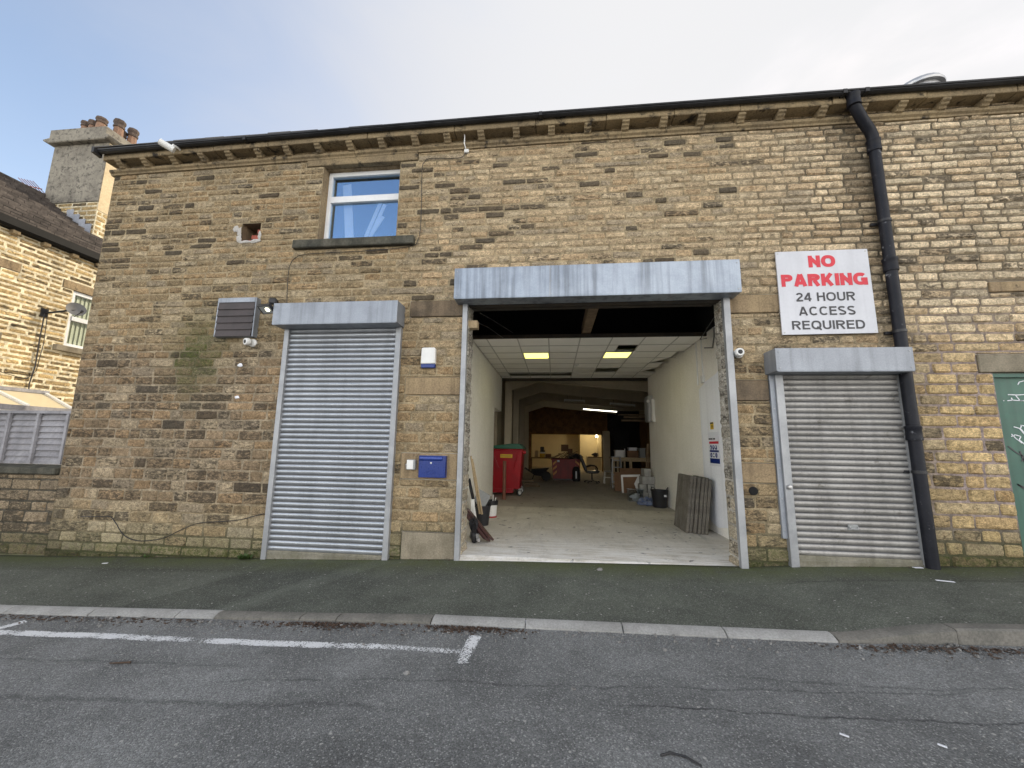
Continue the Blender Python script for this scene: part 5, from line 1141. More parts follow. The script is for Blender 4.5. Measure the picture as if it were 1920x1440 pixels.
# left corner clutter
def tub(x, y, r0, r1, h, mat, label, handles=True, inner=None):
    t = thing('builders_bucket', label, 'bucket', (x, y, FZ))
    m = MB(); m.lathe([(0, 0), (r0, 0), (r1, h), (r1+.012, h), (r1+.012, h+.015), (r1-.006, h+.015), (r0-.006, .02), (0, .02)], (x, y, FZ), 22); obj('tub', m, mat, t)
    if handles:
        for s_ in (1, -1):
            m = MB(); m.tube([(x+s_*r1*.55, y-r1*.83, FZ+h), (x+s_*r1*.75, y-r1*.72, FZ+h+.07), (x+s_*r1*.98, y-r1*.2, FZ+h+.085), (x+s_*r1*.98, y+r1*.2, FZ+h)], .011, 6); obj('handle', m, mat, t)
    return t
tub(-1.33, 2.0, .115, .15, .34, BLACK, 'black bucket holding a tilted grey metal plate at the left of the entrance')
m = MB(); m.cbox((-1.33, 1.9, .52), (.25, .02, .24), Matrix.Rotation(.5, 3, 'Y').to_euler()); 
for x, z in ((-.05, .05), (.04, .02), (.02, -.05)): m.cbox((-1.33+x, 1.888, .53+z), (.014, .006, .014))
obj('metal_plate', m, GREYP, label='tilted grey metal back plate sticking out of the black bucket', cat='metal plate', bevel=.004)
t = thing('paint_bucket', 'white paint bucket with a black rim and tools sticking out', 'bucket', (-1.32, 2.83, FZ))
m = MB(); m.lathe([(0, 0), (.115, 0), (.13, .30), (0.12, .30), (.11, .05), (0, .05)], (-1.30, 2.83, FZ), 22); p_ = obj('pail', m, WHITE, t)
m = MB(); m.lathe([(.118, .0), (.121, .03), (.117, .03)], (-1.30, 2.83, FZ), 22); obj('red_band', m, RED, p_)
m = MB(); m.lathe([(.133, .25), (.145, .25), (.146, .33), (.13, .335), (.128, .25)], (-1.30, 2.83, FZ), 22); obj('rim', m, BLACK, t)
m = MB()
for dx, dy, h, tx in ((-.05, 0, .44, -.03), (.02, .03, .47, .02), (.05, -.03, .43, .05)): m.tube([(-1.3+dx, 2.83+dy, .2), (-1.3+dx+tx, 2.83+dy, h)], .009, 6)
obj('tool_handle', m, WHITE, t)
t = thing('trim_board', 'leaning stack of dark brown plastic trim boards by the left jamb', 'trim board', (-1.1, .72, FZ))
for i, (dx, dy) in enumerate(((0, 0), (-.045, -.06), (-.085, -.02))):
    m = MB(); m.beam((-.95+dx, .70+dy, FZ+.05), (-1.42+dx*.4, 1.02+dy, .47-.03*i), .16, .032, up=(.8, 0, .55)); obj('board', m, UBROWN, t, bevel=.006)
for i, (dx, dy, h) in enumerate(((0, 0, 1.12), (.025, .02, 1.06), (.05, -.03, 1.0))):
    m = MB(); m.beam((-1.30+dx, 1.55+dy, .3), (-1.56+dx, 1.9+dy, h+.16), .022, .03); obj('timber_batten', m, WOOD, label=('longest', 'middle', 'shortest')[i]+' pale timber batten leaning on the left wall above the bucket', cat='batten', group='pale battens leaning on the left wall')
m = MB(); m.cbox((-1.38, 1.35, .40), (.06, .03, .34), Matrix.Rotation(-.06, 3, 'Y').to_euler()); m.cbox((-1.34, 1.33, .34), (.03, .03, .22), Matrix.Rotation(-.2, 3, 'Y').to_euler()); obj('white_offcut', m, WHITE, label='white plastic offcut leaning behind the brown trim boards', cat='offcut')
m = MB(); m.cbox((-1.44, 1.5, .66), (.05, .03, .5), Matrix.Rotation(-.25, 3, 'Y').to_euler()); obj('plastic_strip', m, BLACK, label='black slat leaning on the left wall beside the battens', cat='slat')
t = thing('power_tool', 'black power tool with a motor housing on the floor by the left jamb', 'power tool', (-1.16, .66, FZ))
m = MB(); m.lump((-1.21, .70, .13), .12, 4, 0, 12, .3, (.55, .9, 1.)); m.lump((-1.24, .74, .27), .09, 8, 0, 12, .35, (.6, .9, 1.2)); m.cbox((-1.20, .66, .2), (.06, .12, .16), Matrix.Rotation(.5, 3, 'X').to_euler()); b_ = obj('motor_housing', m, BLACK, t)
m = MB(); m.cyl((-1.15, .60, .09), (-1.12, .57, .09), .025, n=14); m.cbox((-1.15, .60, .14), (.04, .03, .07), Matrix.Rotation(.4, 3, 'X').to_euler()); obj('metal_guard', m, METAL, t)
m = MB(); m.tube([(-1.24, .74, .34), (-1.22, .68, .38), (-1.18, .64, .32), (-1.17, .64, .24)], .014, 8); obj('handle', m, BLACK, t)
# right side: leaning flagstones
for i, (x, y, h, w, lab) in enumerate(((2.30, 2.31, .98, .72, 'front most grey stone flag leaning on the right wall, nearest the room'), (2.355, 2.30, .97, .70, 'second stone flag of the leaning row'), (2.415, 2.26, .96, .70, 'third stone flag of the leaning row, with the pale edge'), (2.475, 2.22, .95, .68, 'fourth stone flag of the leaning row'), (2.53, 2.20, .96, .66, 'fifth stone flag of the leaning row'), (2.585, 2.18, .93, .64, 'rearmost stone flag of the leaning row, against the white plaster'))):
    m = MB(); rr = random.Random(i); n = 6; lean = .13
    vs = []; fs = []
    def fl(y_, z_, s_): return (x + lean*z_ + s_*.024 + .004*nz(y_*8, z_*8, i*3+s_), y_ + .008*nz(z_*7, i+.5), FZ + z_*.99 + .006*nz(y_*9, i*2.))
    Y_ = frange(y-w/2, y+w/2, n); Z_ = frange(0.0, h, n)
    for s_ in (-1, 1): vs += [fl(a, b, s_) for a in Y_ for b in Z_]
    q = n+1
    for s_ in (0, 1):
        for a in range(n):
            for b in range(n): fs.append([s_*q*q+a*q+b, s_*q*q+(a+1)*q+b, s_*q*q+(a+1)*q+b+1, s_*q*q+a*q+b+1])
    for a in range(n): fs += [[a*q, (a+1)*q, q*q+(a+1)*q, q*q+a*q], [a*q+n, (a+1)*q+n, q*q+(a+1)*q+n, q*q+a*q+n], [a, a+1, q*q+a+1, q*q+a], [n*q+a, n*q+a+1, q*q+n*q+a+1, q*q+n*q+a]]
    m.add(vs, fs); obj('stone_flag', m, FLAG, label=lab, cat='stone flag', group='stone flags leaning on the right wall', bevel=.004)
t = tub(2.60, 4.95, .16, .20, .40, BLACK, 'black flexible bucket with two loop handles beside the right wall')
m = MB(); m.box(2.66, 2.72, 4.755, 4.762, .30, .35); obj('sticker', m, PAINTW, t)
m = MB()
for i, (x, y, z, r_) in enumerate(((2.28, 5.25, .1, .10), (2.40, 5.32, .13, .11), (2.50, 5.2, .09, .09), (2.36, 5.15, .08, .09), (2.22, 5.35, .06, .07))): m.lump((x, y, FZ+z*.7), r_, i+2, 0, 12, .45, (1.2, 1, .8))
obj('rag_heap', m, CLOTH, label='crumpled heap of blue and pale rags left of the black bucket', cat='rags')
t = thing('storage_box', 'clear plastic storage box on the floor at the right', 'box', (2.2, 6.0, FZ))
m = MB(); a = [(2.02, 5.85), (2.40, 5.85), (2.40, 6.15), (2.02, 6.15)]
m.box(2.03, 2.39, 5.86, 6.14, FZ, FZ+.012); m.box(2.02, 2.03, 5.85, 6.15, FZ, .33); m.box(2.39, 2.40, 5.85, 6.15, FZ, .33); m.box(2.03, 2.39, 5.85, 5.86, FZ, .33); m.box(2.03, 2.39, 6.14, 6.15, FZ, .33); m.box(2.0, 2.42, 5.83, 6.17, .33, .35); obj('tub', m, CLEAR, t)
m = MB(); m.lump((2.2, 6.0, .14), .1, 5, 0, 10, .4, (1.4, 1, .9)); obj('contents', m, WHITE, t)
bl = None; k = 0
BL = [(2.52, 6.42, 0, 0), (2.72, 6.45, 0, .06), (2.50, 6.44, .215, -.05), (2.71, 6.42, .215, 0), (2.55, 6.40, .43, .08), (2.74, 6.46, .43, -.04), (2.62, 6.44, .645, .1)]
BN = ['left block of the bottom row', 'right block of the bottom row', 'left block of the second row', 'right block of the second row', 'left block of the third row', 'right block of the third row', 'topmost single block']
for (x, y, z, a), nm in zip(BL, BN):
    lab = 'grey concrete block, ' + nm + ' in the stack by the right wall'
    if bl is None:
        m = MB(); m.box(x-.095, x+.095, y-.16, y+.16, FZ+z, FZ+z+.21); bl = obj('concrete_block', m, BLOCK, label=lab, cat='block', group='concrete blocks stacked by the right wall', bevel=.006)
    else:
        c = bl.copy(); col.objects.link(c); c.location = (x, y, FZ+z); c.rotation_euler = (0, 0, a); c['label'] = lab
t = thing('picture_board', 'white edged board propped in front of brown cardboard', 'board', (2.45, 8.0, FZ))
m = MB(); R_ = Matrix.Translation((2.45, 7.85, .32)) @ Matrix.Rotation(-.22, 4, 'X') @ Matrix.Rotation(-.3, 4, 'Z'); m.M = R_; m.box(-.28, .28, -.01, .01, -.28, .28); bo = obj('backing', m, CARD, t)
m = MB(); m.M = R_; m.box(-.30, .30, -.02, -.0, .22, .29); m.box(-.30, -.24, -.02, 0, -.29, .22); m.prism([(.18, -.29), (.30, -.29), (.30, .22), (.22, .22), (.10, .0)], 'y', -.02, .0); obj('white_edge', m, WHITE, t)
for i, (x, y, w, h, a) in enumerate(((2.40, 8.35, .8, .62, -.15), (2.55, 8.45, .7, .75, -.12))):
    m = MB(); m.cbox((x, y, FZ+h/2), (w, .015, h), Matrix.Rotation(a, 3, 'X').to_euler()); obj('cardboard_sheet', m, CARD, label=('lower', 'taller')[i]+' brown cardboard sheet leaning behind the white edged board', cat='cardboard')
# step ladder
t = thing('step_ladder', 'aluminium step ladder standing in front of the workbench', 'ladder', (2.25, 9.4, FZ))
for s_ in (-1, 1):
    m = MB(); m.beam((2.25+s_*.19, 9.2, FZ), (2.25+s_*.14, 9.5, 1.13), .03, .055); obj('stile', m, ALU, t); m = MB(); m.beam((2.25+s_*.18, 9.85, FZ), (2.25+s_*.13, 9.52, 1.1), .025, .03); obj('rear_leg', m, ALU, t)
for i in range(4): z = .26+i*.25; f = (z-FZ)/1.1; m = MB(); m.box(2.25-.175+.045*f, 2.25+.175-.045*f, 9.2+.3*f-.04, 9.2+.3*f+.05, z-.02, z+.01); obj('tread', m, ALU, t)
m = MB(); m.box(2.09, 2.41, 9.42, 9.62, 1.11, 1.135); obj('top_platform', m, ALU, t)
# step stool
t = thing('step_stool', 'low pale step stool beside the boxed column', 'stool', (2.15, 11, FZ))
for s_ in (-1, 1):
    for q in (-1, 1): m = MB(); m.tube([(2.15+s_*.17, 11+q*.18, FZ), (2.15+s_*.14, 11+q*.10, .5)], .014, 8); obj('leg', m, WHITE, t)
m = MB(); m.box(1.99, 2.31, 10.88, 11.12, .5, .53); obj('seat', m, GREYP, t); m = MB(); m.box(2.0, 2.3, 10.83, 10.9, .27, .29); obj('step', m, WHITE, t)
# workbench with boxes
t = thing('workbench', 'pale timber workbench at the right of the rear workshop', 'workbench', (3.0, 10.9, FZ))
m = MB(); m.box(2.22, 4.2, 10.5, 11.3, 1.02, 1.08); obj('bench_top', m, WOOD, t); m = MB(); m.box(2.24, 4.2, 10.49, 10.53, .93, 1.02); obj('apron', m, WOOD, t)
for x in (2.30, 2.95, 3.9): m = MB(); m.box(x-.05, x+.05, 10.52, 10.60, FZ, .95); obj('leg', m, WOOD, t)
for i, x in enumerate((2.42, 2.55, 2.68)): m = MB(); m.beam((x, 10.42, FZ), (x+.03, 10.47, .98), .07, .03); obj('plank', m, WOOD, label=('left', 'middle', 'right')[i]+' pale plank propped against the front of the workbench', cat='plank', group='planks propped against the workbench')
for (a, b, y, c, d, M_, lab) in ((2.39, 2.72, 10.7, 1.08, 1.36, WHITE, 'white carton at the left end of the workbench'), (2.88, 3.27, 10.7, 1.08, 1.35, CARD, 'brown lidded box in the middle of the workbench'), (2.93, 3.21, 10.7, 1.352, 1.47, PAINTW, 'small white box on top of the brown box'), (3.33, 3.55, 10.75, 1.08, 1.46, GREYP, 'grey carton at the right end of the workbench')):
    t = thing('storage_carton', lab, 'box', ((a+b)/2, y, c)); m = MB(); m.box(a, b, y-.1, y+.25, c+.001, d-.03); obj('body', m, M_, t, bevel=.006); m = MB(); m.box(a-.008, b+.008, y-.108, y+.258, d-.05, d); obj('lid', m, M_, t, bevel=.004)
m = MB(); m.cyl((2.76, 10.66, 1.08), (2.76, 10.66, 1.42), .02, n=8); obj('white_stick', m, WHITE, label='thin white stick standing beside the white carton', cat='stick')
m = MB(); 
for i, (x, z, r_) in enumerate(((2.85, 1.55, .28), (2.75, 2.0, .30), (2.65, 2.4, .28), (2.95, 1.9, .26), (2.9, 1.3, .2))): m.lump((x, 12.0, z), r_, i+7, 0, 12, .35, (1, .4, 1.2))
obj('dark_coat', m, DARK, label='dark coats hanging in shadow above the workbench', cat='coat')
m = MB(); m.box(2.4, 3.9, 9.0, 9.12, 2.40, 2.46); m.box(2.5, 3.9, 9.02, 9.2, 2.52, 2.58); m.box(2.3, 3.9, 9.05, 9.2, 2.62, 2.66); obj('timber_rack', m, WOODD, label='rack of timber lengths high on the right of the rear workshop', cat='timber rack')
m = MB()
for (x0_, x1_) in ((2.86, 2.70), (2.9, 2.78)): m.beam((x0_, 7.2, 1.6), (x1_, 7.0, FZ), .03, .03)
obj('leaning_pole', m, WOODD, label='pair of thin brown poles leaning behind the block stack', cat='pole')
# wall box and conduits
t = thing('electric_box', 'grey metal electric box with white trunking at the end of the right wall', 'electric box', (2.75, 6.4, 2.2))
m = MB(); m.box(2.70, 2.828, 6.2, 6.62, 2.22, 2.98); obj('casing', m, METAL, t, bevel=.008); m = MB(); m.box(2.68, 2.70, 6.22, 6.60, 2.25, 2.95); obj('door', m, GREYP, t, bevel=.004)
m = MB(); m.box(2.75, 2.828, 5.98, 6.1, 2.2, 2.85); obj('trunking', m, WHITE, t); m = MB(); m.ball((2.68, 6.12, 2.80), .05, 10); obj('camera_ball', m, WHITE, t)
t = thing('cable_conduit', 'two white conduits with a switch box on the right wall near the ceiling', 'conduit', (2.82, 2.0, 2.3))
m = MB(); m.tube([(2.817, 2.52, 3.58), (2.817, 2.52, 2.72)], .014, 8); obj('conduit', m, WHITE, t); m = MB(); m.tube([(2.817, 2.24, 3.58), (2.817, 2.24, 2.86)], .014, 8); obj('conduit', m, WHITE, t)
m = MB(); m.box(2.78, 2.829, 2.18, 2.28, 2.72, 2.86); obj('switch', m, WHITE, t, bevel=.004)
# signs on plaster
t = thing('safety_sign', 'tall site safety sign with blue symbols on the white plaster', 'sign', (2.79, 1.88, 1.19))
def sg(name, y0, y1, z0, z1, M_, d=.0, par=None): m = MB(); m.box(2.794-d, 2.798-d, y0, y1, z0, z1); return obj(name, m, M_, par or t)
sy0, sy1 = 1.62, 2.10; sb = sg('panel', sy0, sy1, 1.19, 1.78, PAINTW)
sg('red_band', sy0+.03, sy1-.05, 1.575, 1.615, SIGNR, .005, sb)
m = MB()
for zz, y_, w_ in ((1.66, 2.06, .012), (1.66, 2.03, .012), (1.66, 2.0, .01), (1.66, 1.97, .012), (1.66, 1.94, .012), (1.66, 1.91, .01), (1.66, 1.86, .012), (1.66, 1.83, .01), (1.66, 1.80, .012)): m.box(2.788, 2.793, y_-w_, y_+w_*.5, zz-.012, zz+.012)
obj('header_marks', m, SIGNK, sb)
m = MB()
for i in range(3): m.cyl((2.793, 1.99-.11*i, 1.51), (2.789, 1.99-.11*i, 1.51), .042, n=18)
for i in (0, 2): m.cyl((2.793, 1.99-.11*i, 1.375), (2.789, 1.99-.11*i, 1.375), .042, n=18)
m.box(2.789, 2.793, 1.66, 2.05, 1.43, 1.462); m.box(2.789, 2.793, 1.64, 2.05, 1.235, 1.32); obj('blue_symbol', m, BLUE, sb)
m = MB()
for i in range(3): m.lump((2.7885, 1.99-.11*i, 1.51+(.012 if i else -.005)), .018, i, 0, 8, .3, (.05, 1, 1.2))
for i in (0, 2): m.box(2.787, 2.789, 1.985-.11*i, 1.995-.11*i, 1.355, 1.395)
obj('white_pictogram', m, PAINTW, sb)
m = MB()
for y_ in (1.865, 1.90): 
    for z_ in (1.35, 1.40): m.box(2.789, 2.793, y_-.012, y_+.012, z_-.014, z_+.014)
obj('grey_pictogram', m, GREYP, sb)
t = thing('warning_sticker', 'small yellow and black warning sticker above the safety sign', 'sticker', (2.795, 1.9, 1.83))
sg('sticker', 1.83, 1.97, 1.83, 1.955, YEL); m = MB(); m.box(2.790, 2.7935, 1.835, 1.965, 1.925, 1.952); m.box(2.790, 2.7935, 1.87, 1.90, 1.86, 1.90); obj('black_band', m, SIGNK, t)
m = MB(); m.tube([(2.30, .29, 3.22), (2.5, .8, 3.25), (2.7, 1.4, 3.2), (2.75, 1.9, 3.32)], .012, 6); m.tube([(2.8, 1.9, 3.5), (2.5, 1.4, 3.35), (2.45, .6, 3.5)], .008, 6); obj('loose_wire', m, BLACK, label='loose black wires sagging at the top right of the entrance', cat='wire')
m = MB(); m.tube([(-1.2, .5, 3.6), (-1.1, 1.1, 3.68), (-.8, 1.9, 3.66)], .008, 6); m.tube([(-1.25, .5, 3.45), (-1.15, 1.2, 3.55), (-1.0, 1.98, 3.58)], .007, 6); obj('loose_wire', m, BLACK, label='loose thin wires hanging at the top left of the entrance', cat='wire')
# skip with rubbish, chair, barrow
t = thing('rubbish_skip', 'small dark red skip with orange hazard stripes', 'skip', (.5, 12.5, FZ))
m = MB(); x0, x1, y0, y1 = -.12, 1.12, 12.0, 13.2
m.prism([(x0+.06, .10), (x1-.06, .10), (x1, .92), (x0, .92)], 'y', y0, y1); m.box(x0-.03, x1+.03, y0-.03, y1+.03, .88, .94); b_ = obj('body', m, REDD, t, bevel=.01)
m = MB()
for s_, xb in ((1, x0+.06), (-1, x1-.06)):
    for z in (.22, .44, .66):
        m.add([(xb, y0-.006, z), (xb+s_*.16, y0-.006, z+.13), (xb+s_*.16, y0-.006, z+.23), (xb, y0-.006, z+.10)], [(0, 1, 2, 3)])
obj('hazard_stripe', m, ORANGE, b_); m = MB(); m.box(.12, .22, y0-.006, y0-.001, .80, .90); obj('notice', m, PAINTW, b_)
m = MB(); m.box(x0+.1, x1-.1, y0+.1, y1-.1, FZ, .1); obj('skid', m, BLACK, t)
m = MB(); rr = random.Random(31)
for i in range(26): 
    x = rr.uniform(-.1, 1.0); h = .30*math.exp(-((x-.55)/.4)**2); m.cbox((x, rr.uniform(12.1, 12.9), .97+h*rr.random()), (rr.uniform(.1, .5), rr.uniform(.1, .3), rr.uniform(.01, .05)), Matrix.Rotation(rr.uniform(-.7, .7), 3, 'Y').to_euler())
obj('rubbish_heap', m, WOODD, kind='stuff', label='heap of broken boards and offcuts piled on the red skip')
m = MB()
for i in range(5): m.lump((.75+.09*i, 12.15, 1.02+.03*i*(i < 3)), .11, i+3, 0, 10, .4, (1.2, 1, .8))
obj('black_sack', m, BLACK, label='black sack lying on the right side of the rubbish heap', cat='sack')
for (a, b, z, h, lab) in ((.30, .62, 1.25, .29, 'taller brown cardboard box on top of the rubbish heap'), (.60, .80, 1.12, .24, 'smaller brown cardboard box right of the taller one on the heap')):
    t = thing('cardboard_box', lab, 'cardboard box', ((a+b)/2, 12.6, z), 'cardboard boxes on the rubbish heap'); m = MB(); m.box(a, b, 12.45, 12.8, z, z+h); q = obj('carton', m, CARD, t, bevel=.005); m = MB(); m.box(a, b, 12.43, 12.45, z+h*.55, z+h+.01); obj('flap', m, CARD, t)
t = thing('gas_bottle', 'black cylinder with a white stripe in front of the red skip', 'cylinder', (.92, 11.75, FZ))
m = MB(); m.lathe([(0, 0), (.15, 0), (.16, .05), (.16, .48), (.1, .58), (.04, .62), (0, .62)], (.92, 11.75, FZ), 18); obj('body', m, BLACK, t); m = MB(); m.box(.88, .93, 11.583, 11.59, .15, .45); obj('stripe', m, PAINTW, t)
t = thing('office_chair', 'black high backed office chair with armrests seen from the side', 'office chair', (1.5, 11.2, FZ)); cx = 1.52
m = MB()
for k in range(5): a = 2*PI*k/5+.3; m.beam((cx, 11.2, .13), (cx+.30*math.cos(a), 11.2+.30*math.sin(a), .09), .05, .04)
obj('star_base', m, BLACK, t); m = MB()
for k in range(5): a = 2*PI*k/5+.3; m.ball((cx+.30*math.cos(a), 11.2+.30*math.sin(a), .06), .035, 8)
obj('castor', m, BLACK, t)
m = MB(); m.cyl((cx, 11.2, .12), (cx, 11.2, .42), .03); obj('gas_lift', m, BLACK, t)
m = MB(); P_ = [(cx-.24, .50), (cx-.28, .44), (cx-.1, .40), (cx+.22, .42), (cx+.30, .48), (cx+.28, .53), (cx+.1, .52)]; m.prism(P_, 'y', 10.95, 11.45); obj('seat', m, BLACK, t, bevel=.02)
m = MB(); m.prism([(cx-.28, .48), (cx-.20, .50), (cx-.24, .70), (cx-.36, .98), (cx-.42, 1.14), (cx-.48, 1.16), (cx-.53, 1.12), (cx-.46, .92), (cx-.36, .66)], 'y', 10.96, 11.44); obj('backrest', m, BLACK, t, bevel=.025)
for y in (10.93, 11.47): m = MB(); m.tube([(cx-.24, y, .66), (cx-.05, y, .72), (cx+.14, y, .71), (cx+.20, y, .62), (cx+.17, y, .50)], .024, 8); obj('armrest', m, BLACK, t)
t = thing('wheelbarrow', 'dark wheelbarrow standing in shadow left of the red skip', 'wheelbarrow', (-.7, 11.6, FZ))
m = MB(); m.add([(-.85, 11.35, .28), (-.5, 11.35, .28), (-.5, 11.75, .28), (-.85, 11.75, .28), (-1.0, 11.25, .50), (-.22, 11.25, .56), (-.22, 11.85, .56), (-1.0, 11.85, .50)], [(3, 2, 1, 0), (0, 1, 5, 4), (1, 2, 6, 5), (2, 3, 7, 6), (3, 0, 4, 7)]); obj('tray', m, BLACK, t)
m = MB(); m.lathe([(.1, -.03), (.18, -.03), (.2, 0), (.18, .03), (.1, .03)], (-.35, 11.55, .23), 18, 0, (0, 1, 0)); obj('wheel', m, RUBBER, t)
for y in (11.35, 11.75): m = MB(); m.tube([(-.35, y, .23), (-.8, y, .27), (-1.25, y, .55)], .018, 6); m.tube([(-.85, y, .28), (-.95, y, FZ)], .018, 6); obj('handle', m, BLACK, t)
for i, (x, y, z, l, a) in enumerate(((-.78, 9.0, .06, .55, .1), (-.85, 9.15, .12, .5, -.1), (-1.0, 9.4, .2, .5, .5))):
    m = MB(); m.cbox((x, y, z), (l, .12, .05), Matrix.Rotation(a, 3, 'Z').to_euler()); obj('old_plank', m, WOODD, label=('lowest', 'middle', 'uppermost')[i]+' old plank on the floor behind the red bin', cat='plank', group='old planks behind the red bin')
# back room table and clutter
t = thing('back_room_table', 'plain table with a dark underside in the lit back room at left', 'table', (-.8, 19.6, FZ))
m = MB(); m.box(-1.5, .2, 19.3, 20.0, .70, .76); obj('table_top', m, WOODD, t)
for x in (-1.4, .1): m = MB(); m.box(x-.03, x+.03, 19.35, 19.41, FZ, .70); obj('leg', m, WOODD, t)
for x, z, w, h, M_, lab in ((-1.12, .76, .2, .42, WOOD, 'pale upright tin on the back room table'), (-.75, .76, .30, .24, YEL, 'yellow toned carton on the back room table'), (-.74, 1.0, .30, .1, PAINTW, 'white box stacked on the yellow carton'), (-.74, 1.1, .34, .10, BLACK, 'black case stacked above the white box'), (-.76, 1.2, .24, .22, BLACK, 'dark cap topping the stack on the table'), (-.38, .76, .36, .22, CARD, 'low brown box at the right end of the back room table')):
    m = MB(); m.box(x-w/2, x+w/2, 19.45, 19.75, z+.001, z+h-.001); obj('table_box', m, M_, label=lab, cat='box', bevel=.03)
t = thing('back_room_counter', 'pale counter at the right of the lit back room', 'counter', (2.4, 19.8, FZ))
m = MB(); m.box(2.0, 2.12, 19.5, 20.1, FZ, .86); m.box(2.12, 2.85, 19.55, 20.1, FZ, .78); obj('cabinet', m, ROOMW, t); m = MB(); m.box(2.05, 2.9, 19.45, 20.12, .80, .86); obj('counter_top', m, WOODD, t)
m = MB(); m.lump((2.5, 19.75, .97), .17, 5, 0, 12, .3, (1.2, .8, .75)); obj('dark_machine', m, BLACK, label='dark machine on the counter under the glowing bulb', cat='machine')

# ================================================================== LIGHT, SKY, CAMERA
SUN = Vector((.50, .70, .52)).normalized(); el = math.asin(SUN.z); az = math.atan2(SUN.x, SUN.y)
sd = bpy.data.lights.new('sun', 'SUN'); sd.energy = 4.6; sd.angle = math.radians(.5); sd.color = (1., .86, .66)
so = bpy.data.objects.new('sun', sd); col.objects.link(so); so.rotation_euler = SUN.to_track_quat('Z', 'Y').to_euler(); so.location = (5, 10, 20)
pd = bpy.data.lights.new('bulb_light', 'POINT'); pd.energy = 48; pd.color = (1., .80, .47); pd.shadow_soft_size = .09
po = bpy.data.objects.new('bulb_light', pd); col.objects.link(po); po.location = (2.45, 19.95, 2.3)
w = bpy.data.worlds.new('World'); scene.world = w; w.use_nodes = True; nt = w.node_tree; N_ = nt.nodes; L_ = nt.links
bg = N_['Background']; sky = N_.new('ShaderNodeTexSky'); sky.sky_type = 'NISHITA'; sky.sun_disc = False; sky.sun_elevation = el; sky.sun_rotation = az; sky.altitude = 100; sky.air_density = 1.0; sky.dust_density = .6; sky.ozone_density = 1.4
def wn(t, **k):
    n = N_.new('ShaderNode'+t)
    for a, b in k.items():
        if hasattr(n, a): setattr(n, a, b)
    return n
tc = wn('TexCoord'); nrm = wn('VectorMath', operation='NORMALIZE'); L_.new(tc.outputs['Generated'], nrm.inputs[0])
dt = wn('VectorMath', operation='DOT_PRODUCT'); L_.new(nrm.outputs[0], dt.inputs[0]); dt.inputs[1].default_value = SUN
mp = wn('Mapping'); L_.new(nrm.outputs[0], mp.inputs['Vector']); mp.inputs['Scale'].default_value = (1, 1, 2.6); mp.inputs['Rotation'].default_value = (0, .12, .4)
cn = wn('TexNoise'); L_.new(mp.outputs[0], cn.inputs['Vector']); cn.inputs['Scale'].default_value = 2.1; cn.inputs['Detail'].default_value = 8; cn.inputs['Roughness'].default_value = .55; cn.inputs['Distortion'].default_value = .6
def wm(op, a, b, c=None):
    n = wn('Math', operation=op)
    for i, v in enumerate((a, b, c)):
        if v is None: continue
        if isinstance(v, (int, float)): n.inputs[i].default_value = v
        else: L_.new(v, n.inputs[i])
    return n.outputs[0]
def wr(v, a, b, lo, hi):
    n = wn('MapRange', interpolation_type='SMOOTHSTEP'); L_.new(v, n.inputs['Value']); n.inputs['From Min'].default_value = a; n.inputs['From Max'].default_value = b; n.inputs['To Min'].default_value = lo; n.inputs['To Max'].default_value = hi; return n.outputs[0]
haze = wm('ADD', wr(dt.outputs['Value'], -.05, .95, .02, .95), wm('MULTIPLY', wm('SUBTRACT', cn.outputs['Fac'], .5), .6))
haze = wr(haze, .0, 1., 0., 1.)
mx = wn('Mix', data_type='RGBA'); mx.data_type = 'RGBA'; L_.new(haze, mx.inputs['Factor'])
sc_ = wn('Mix'); sc_.data_type = 'RGBA'; sc_.blend_type = 'MULTIPLY'; sc_.inputs['Factor'].default_value = 1.; L_.new(sky.outputs[0], sc_.inputs[6]); sc_.inputs[7].default_value = (4.0, 3.35, 2.85, 1)
L_.new(sc_.outputs[2], mx.inputs[6]); hz = wn('Mix'); hz.data_type = 'RGBA'; L_.new(wr(dt.outputs['Value'], .45, .93, 0, 1.), hz.inputs['Factor']); hz.inputs[6].default_value = (7.0, 7.3, 8.1, 1); hz.inputs[7].default_value = (8.9, 8.9, 9.05, 1); L_.new(hz.outputs[2], mx.inputs[7])
sx = wn('SeparateXYZ'); L_.new(nrm.outputs[0], sx.inputs[0])
fill_bank = wm('MULTIPLY', wr(sx.outputs[1], .12, -.3, 0, 1.), wr(sx.outputs[2], 1.0, .55, 0, 1.))  # unseen bright cloud bank behind the camera, added to fill the shaded front
hd = wn('VectorMath', operation='DOT_PRODUCT'); L_.new(nrm.outputs[0], hd.inputs[0]); hd.inputs[1].default_value = (-.41, -.755, .51)
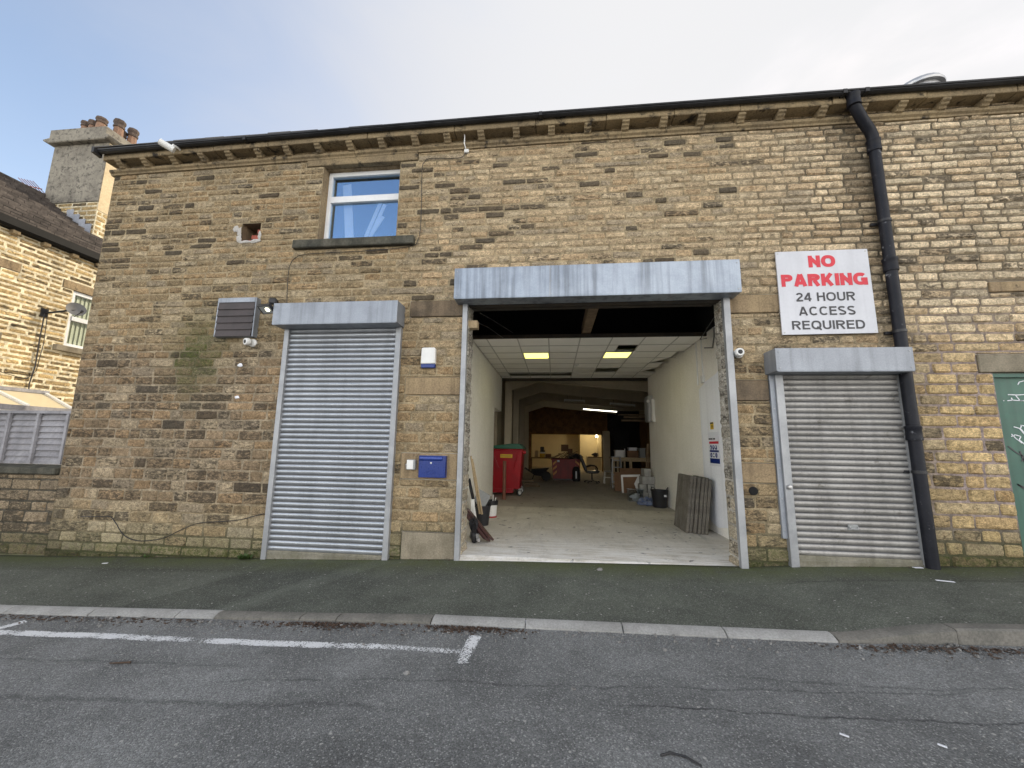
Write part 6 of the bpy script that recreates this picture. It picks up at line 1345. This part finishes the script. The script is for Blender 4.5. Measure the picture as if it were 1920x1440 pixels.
fill_bank = wm('MULTIPLY', fill_bank, wr(hd.outputs['Value'], .985, .88, 0, 1.))
fill_bank = wm('MULTIPLY', fill_bank, wr(cn.outputs['Fac'], .25, .6, .55, 1.))
m2 = wn('Mix'); m2.data_type = 'RGBA'; L_.new(fill_bank, m2.inputs['Factor']); L_.new(mx.outputs[2], m2.inputs[6]); bc = wn('Mix'); bc.data_type = 'RGBA'; L_.new(wr(sx.outputs[2], .18, .42, 0, 1.), bc.inputs['Factor']); bc.inputs[6].default_value = (44, 42.4, 40.0, 1); bc.inputs[7].default_value = (15, 14.7, 14.4, 1)
b2 = wn('Mix'); b2.data_type = 'RGBA'; L_.new(wr(sx.outputs[2], .62, .82, 0, 1.), b2.inputs['Factor']); L_.new(bc.outputs[2], b2.inputs[6]); b2.inputs[7].default_value = (27, 26.8, 26.8, 1)
L_.new(b2.outputs[2], m2.inputs[7])
L_.new(m2.outputs[2], bg.inputs['Color']); bg.inputs['Strength'].default_value = .1

cd = bpy.data.cameras.new('camera'); cam = bpy.data.objects.new('camera', cd); col.objects.link(cam); scene.camera = cam
cd.sensor_width = 36; cd.sensor_fit = 'HORIZONTAL'; cd.lens = 740/1920*36; cd.clip_start = .05; cd.clip_end = 2000
yaw, tilt, roll = math.radians(6.1955), math.radians(8.7696), math.radians(.8938)
f = Vector((-math.sin(yaw)*math.cos(tilt), math.cos(yaw)*math.cos(tilt), math.sin(tilt))); r0 = Vector((math.cos(yaw), math.sin(yaw), 0)); u0 = r0.cross(f)
r_ = r0*math.cos(roll) + u0*math.sin(roll); u_ = u0*math.cos(roll) - r0*math.sin(roll)
cam.matrix_world = Matrix.Translation((0, -5.5148, 1.5)) @ Matrix((r_, u_, -f)).transposed().to_4x4()
scene.view_settings.view_transform = 'Standard'; scene.view_settings.look = 'None'; scene.view_settings.exposure = 0; scene.view_settings.gamma = 1
scene.cycles.max_bounces = 8; scene.cycles.diffuse_bounces = 7; scene.cycles.transparent_max_bounces = 12; scene.cycles.use_denoising = True; scene.cycles.sample_clamp_indirect = 4
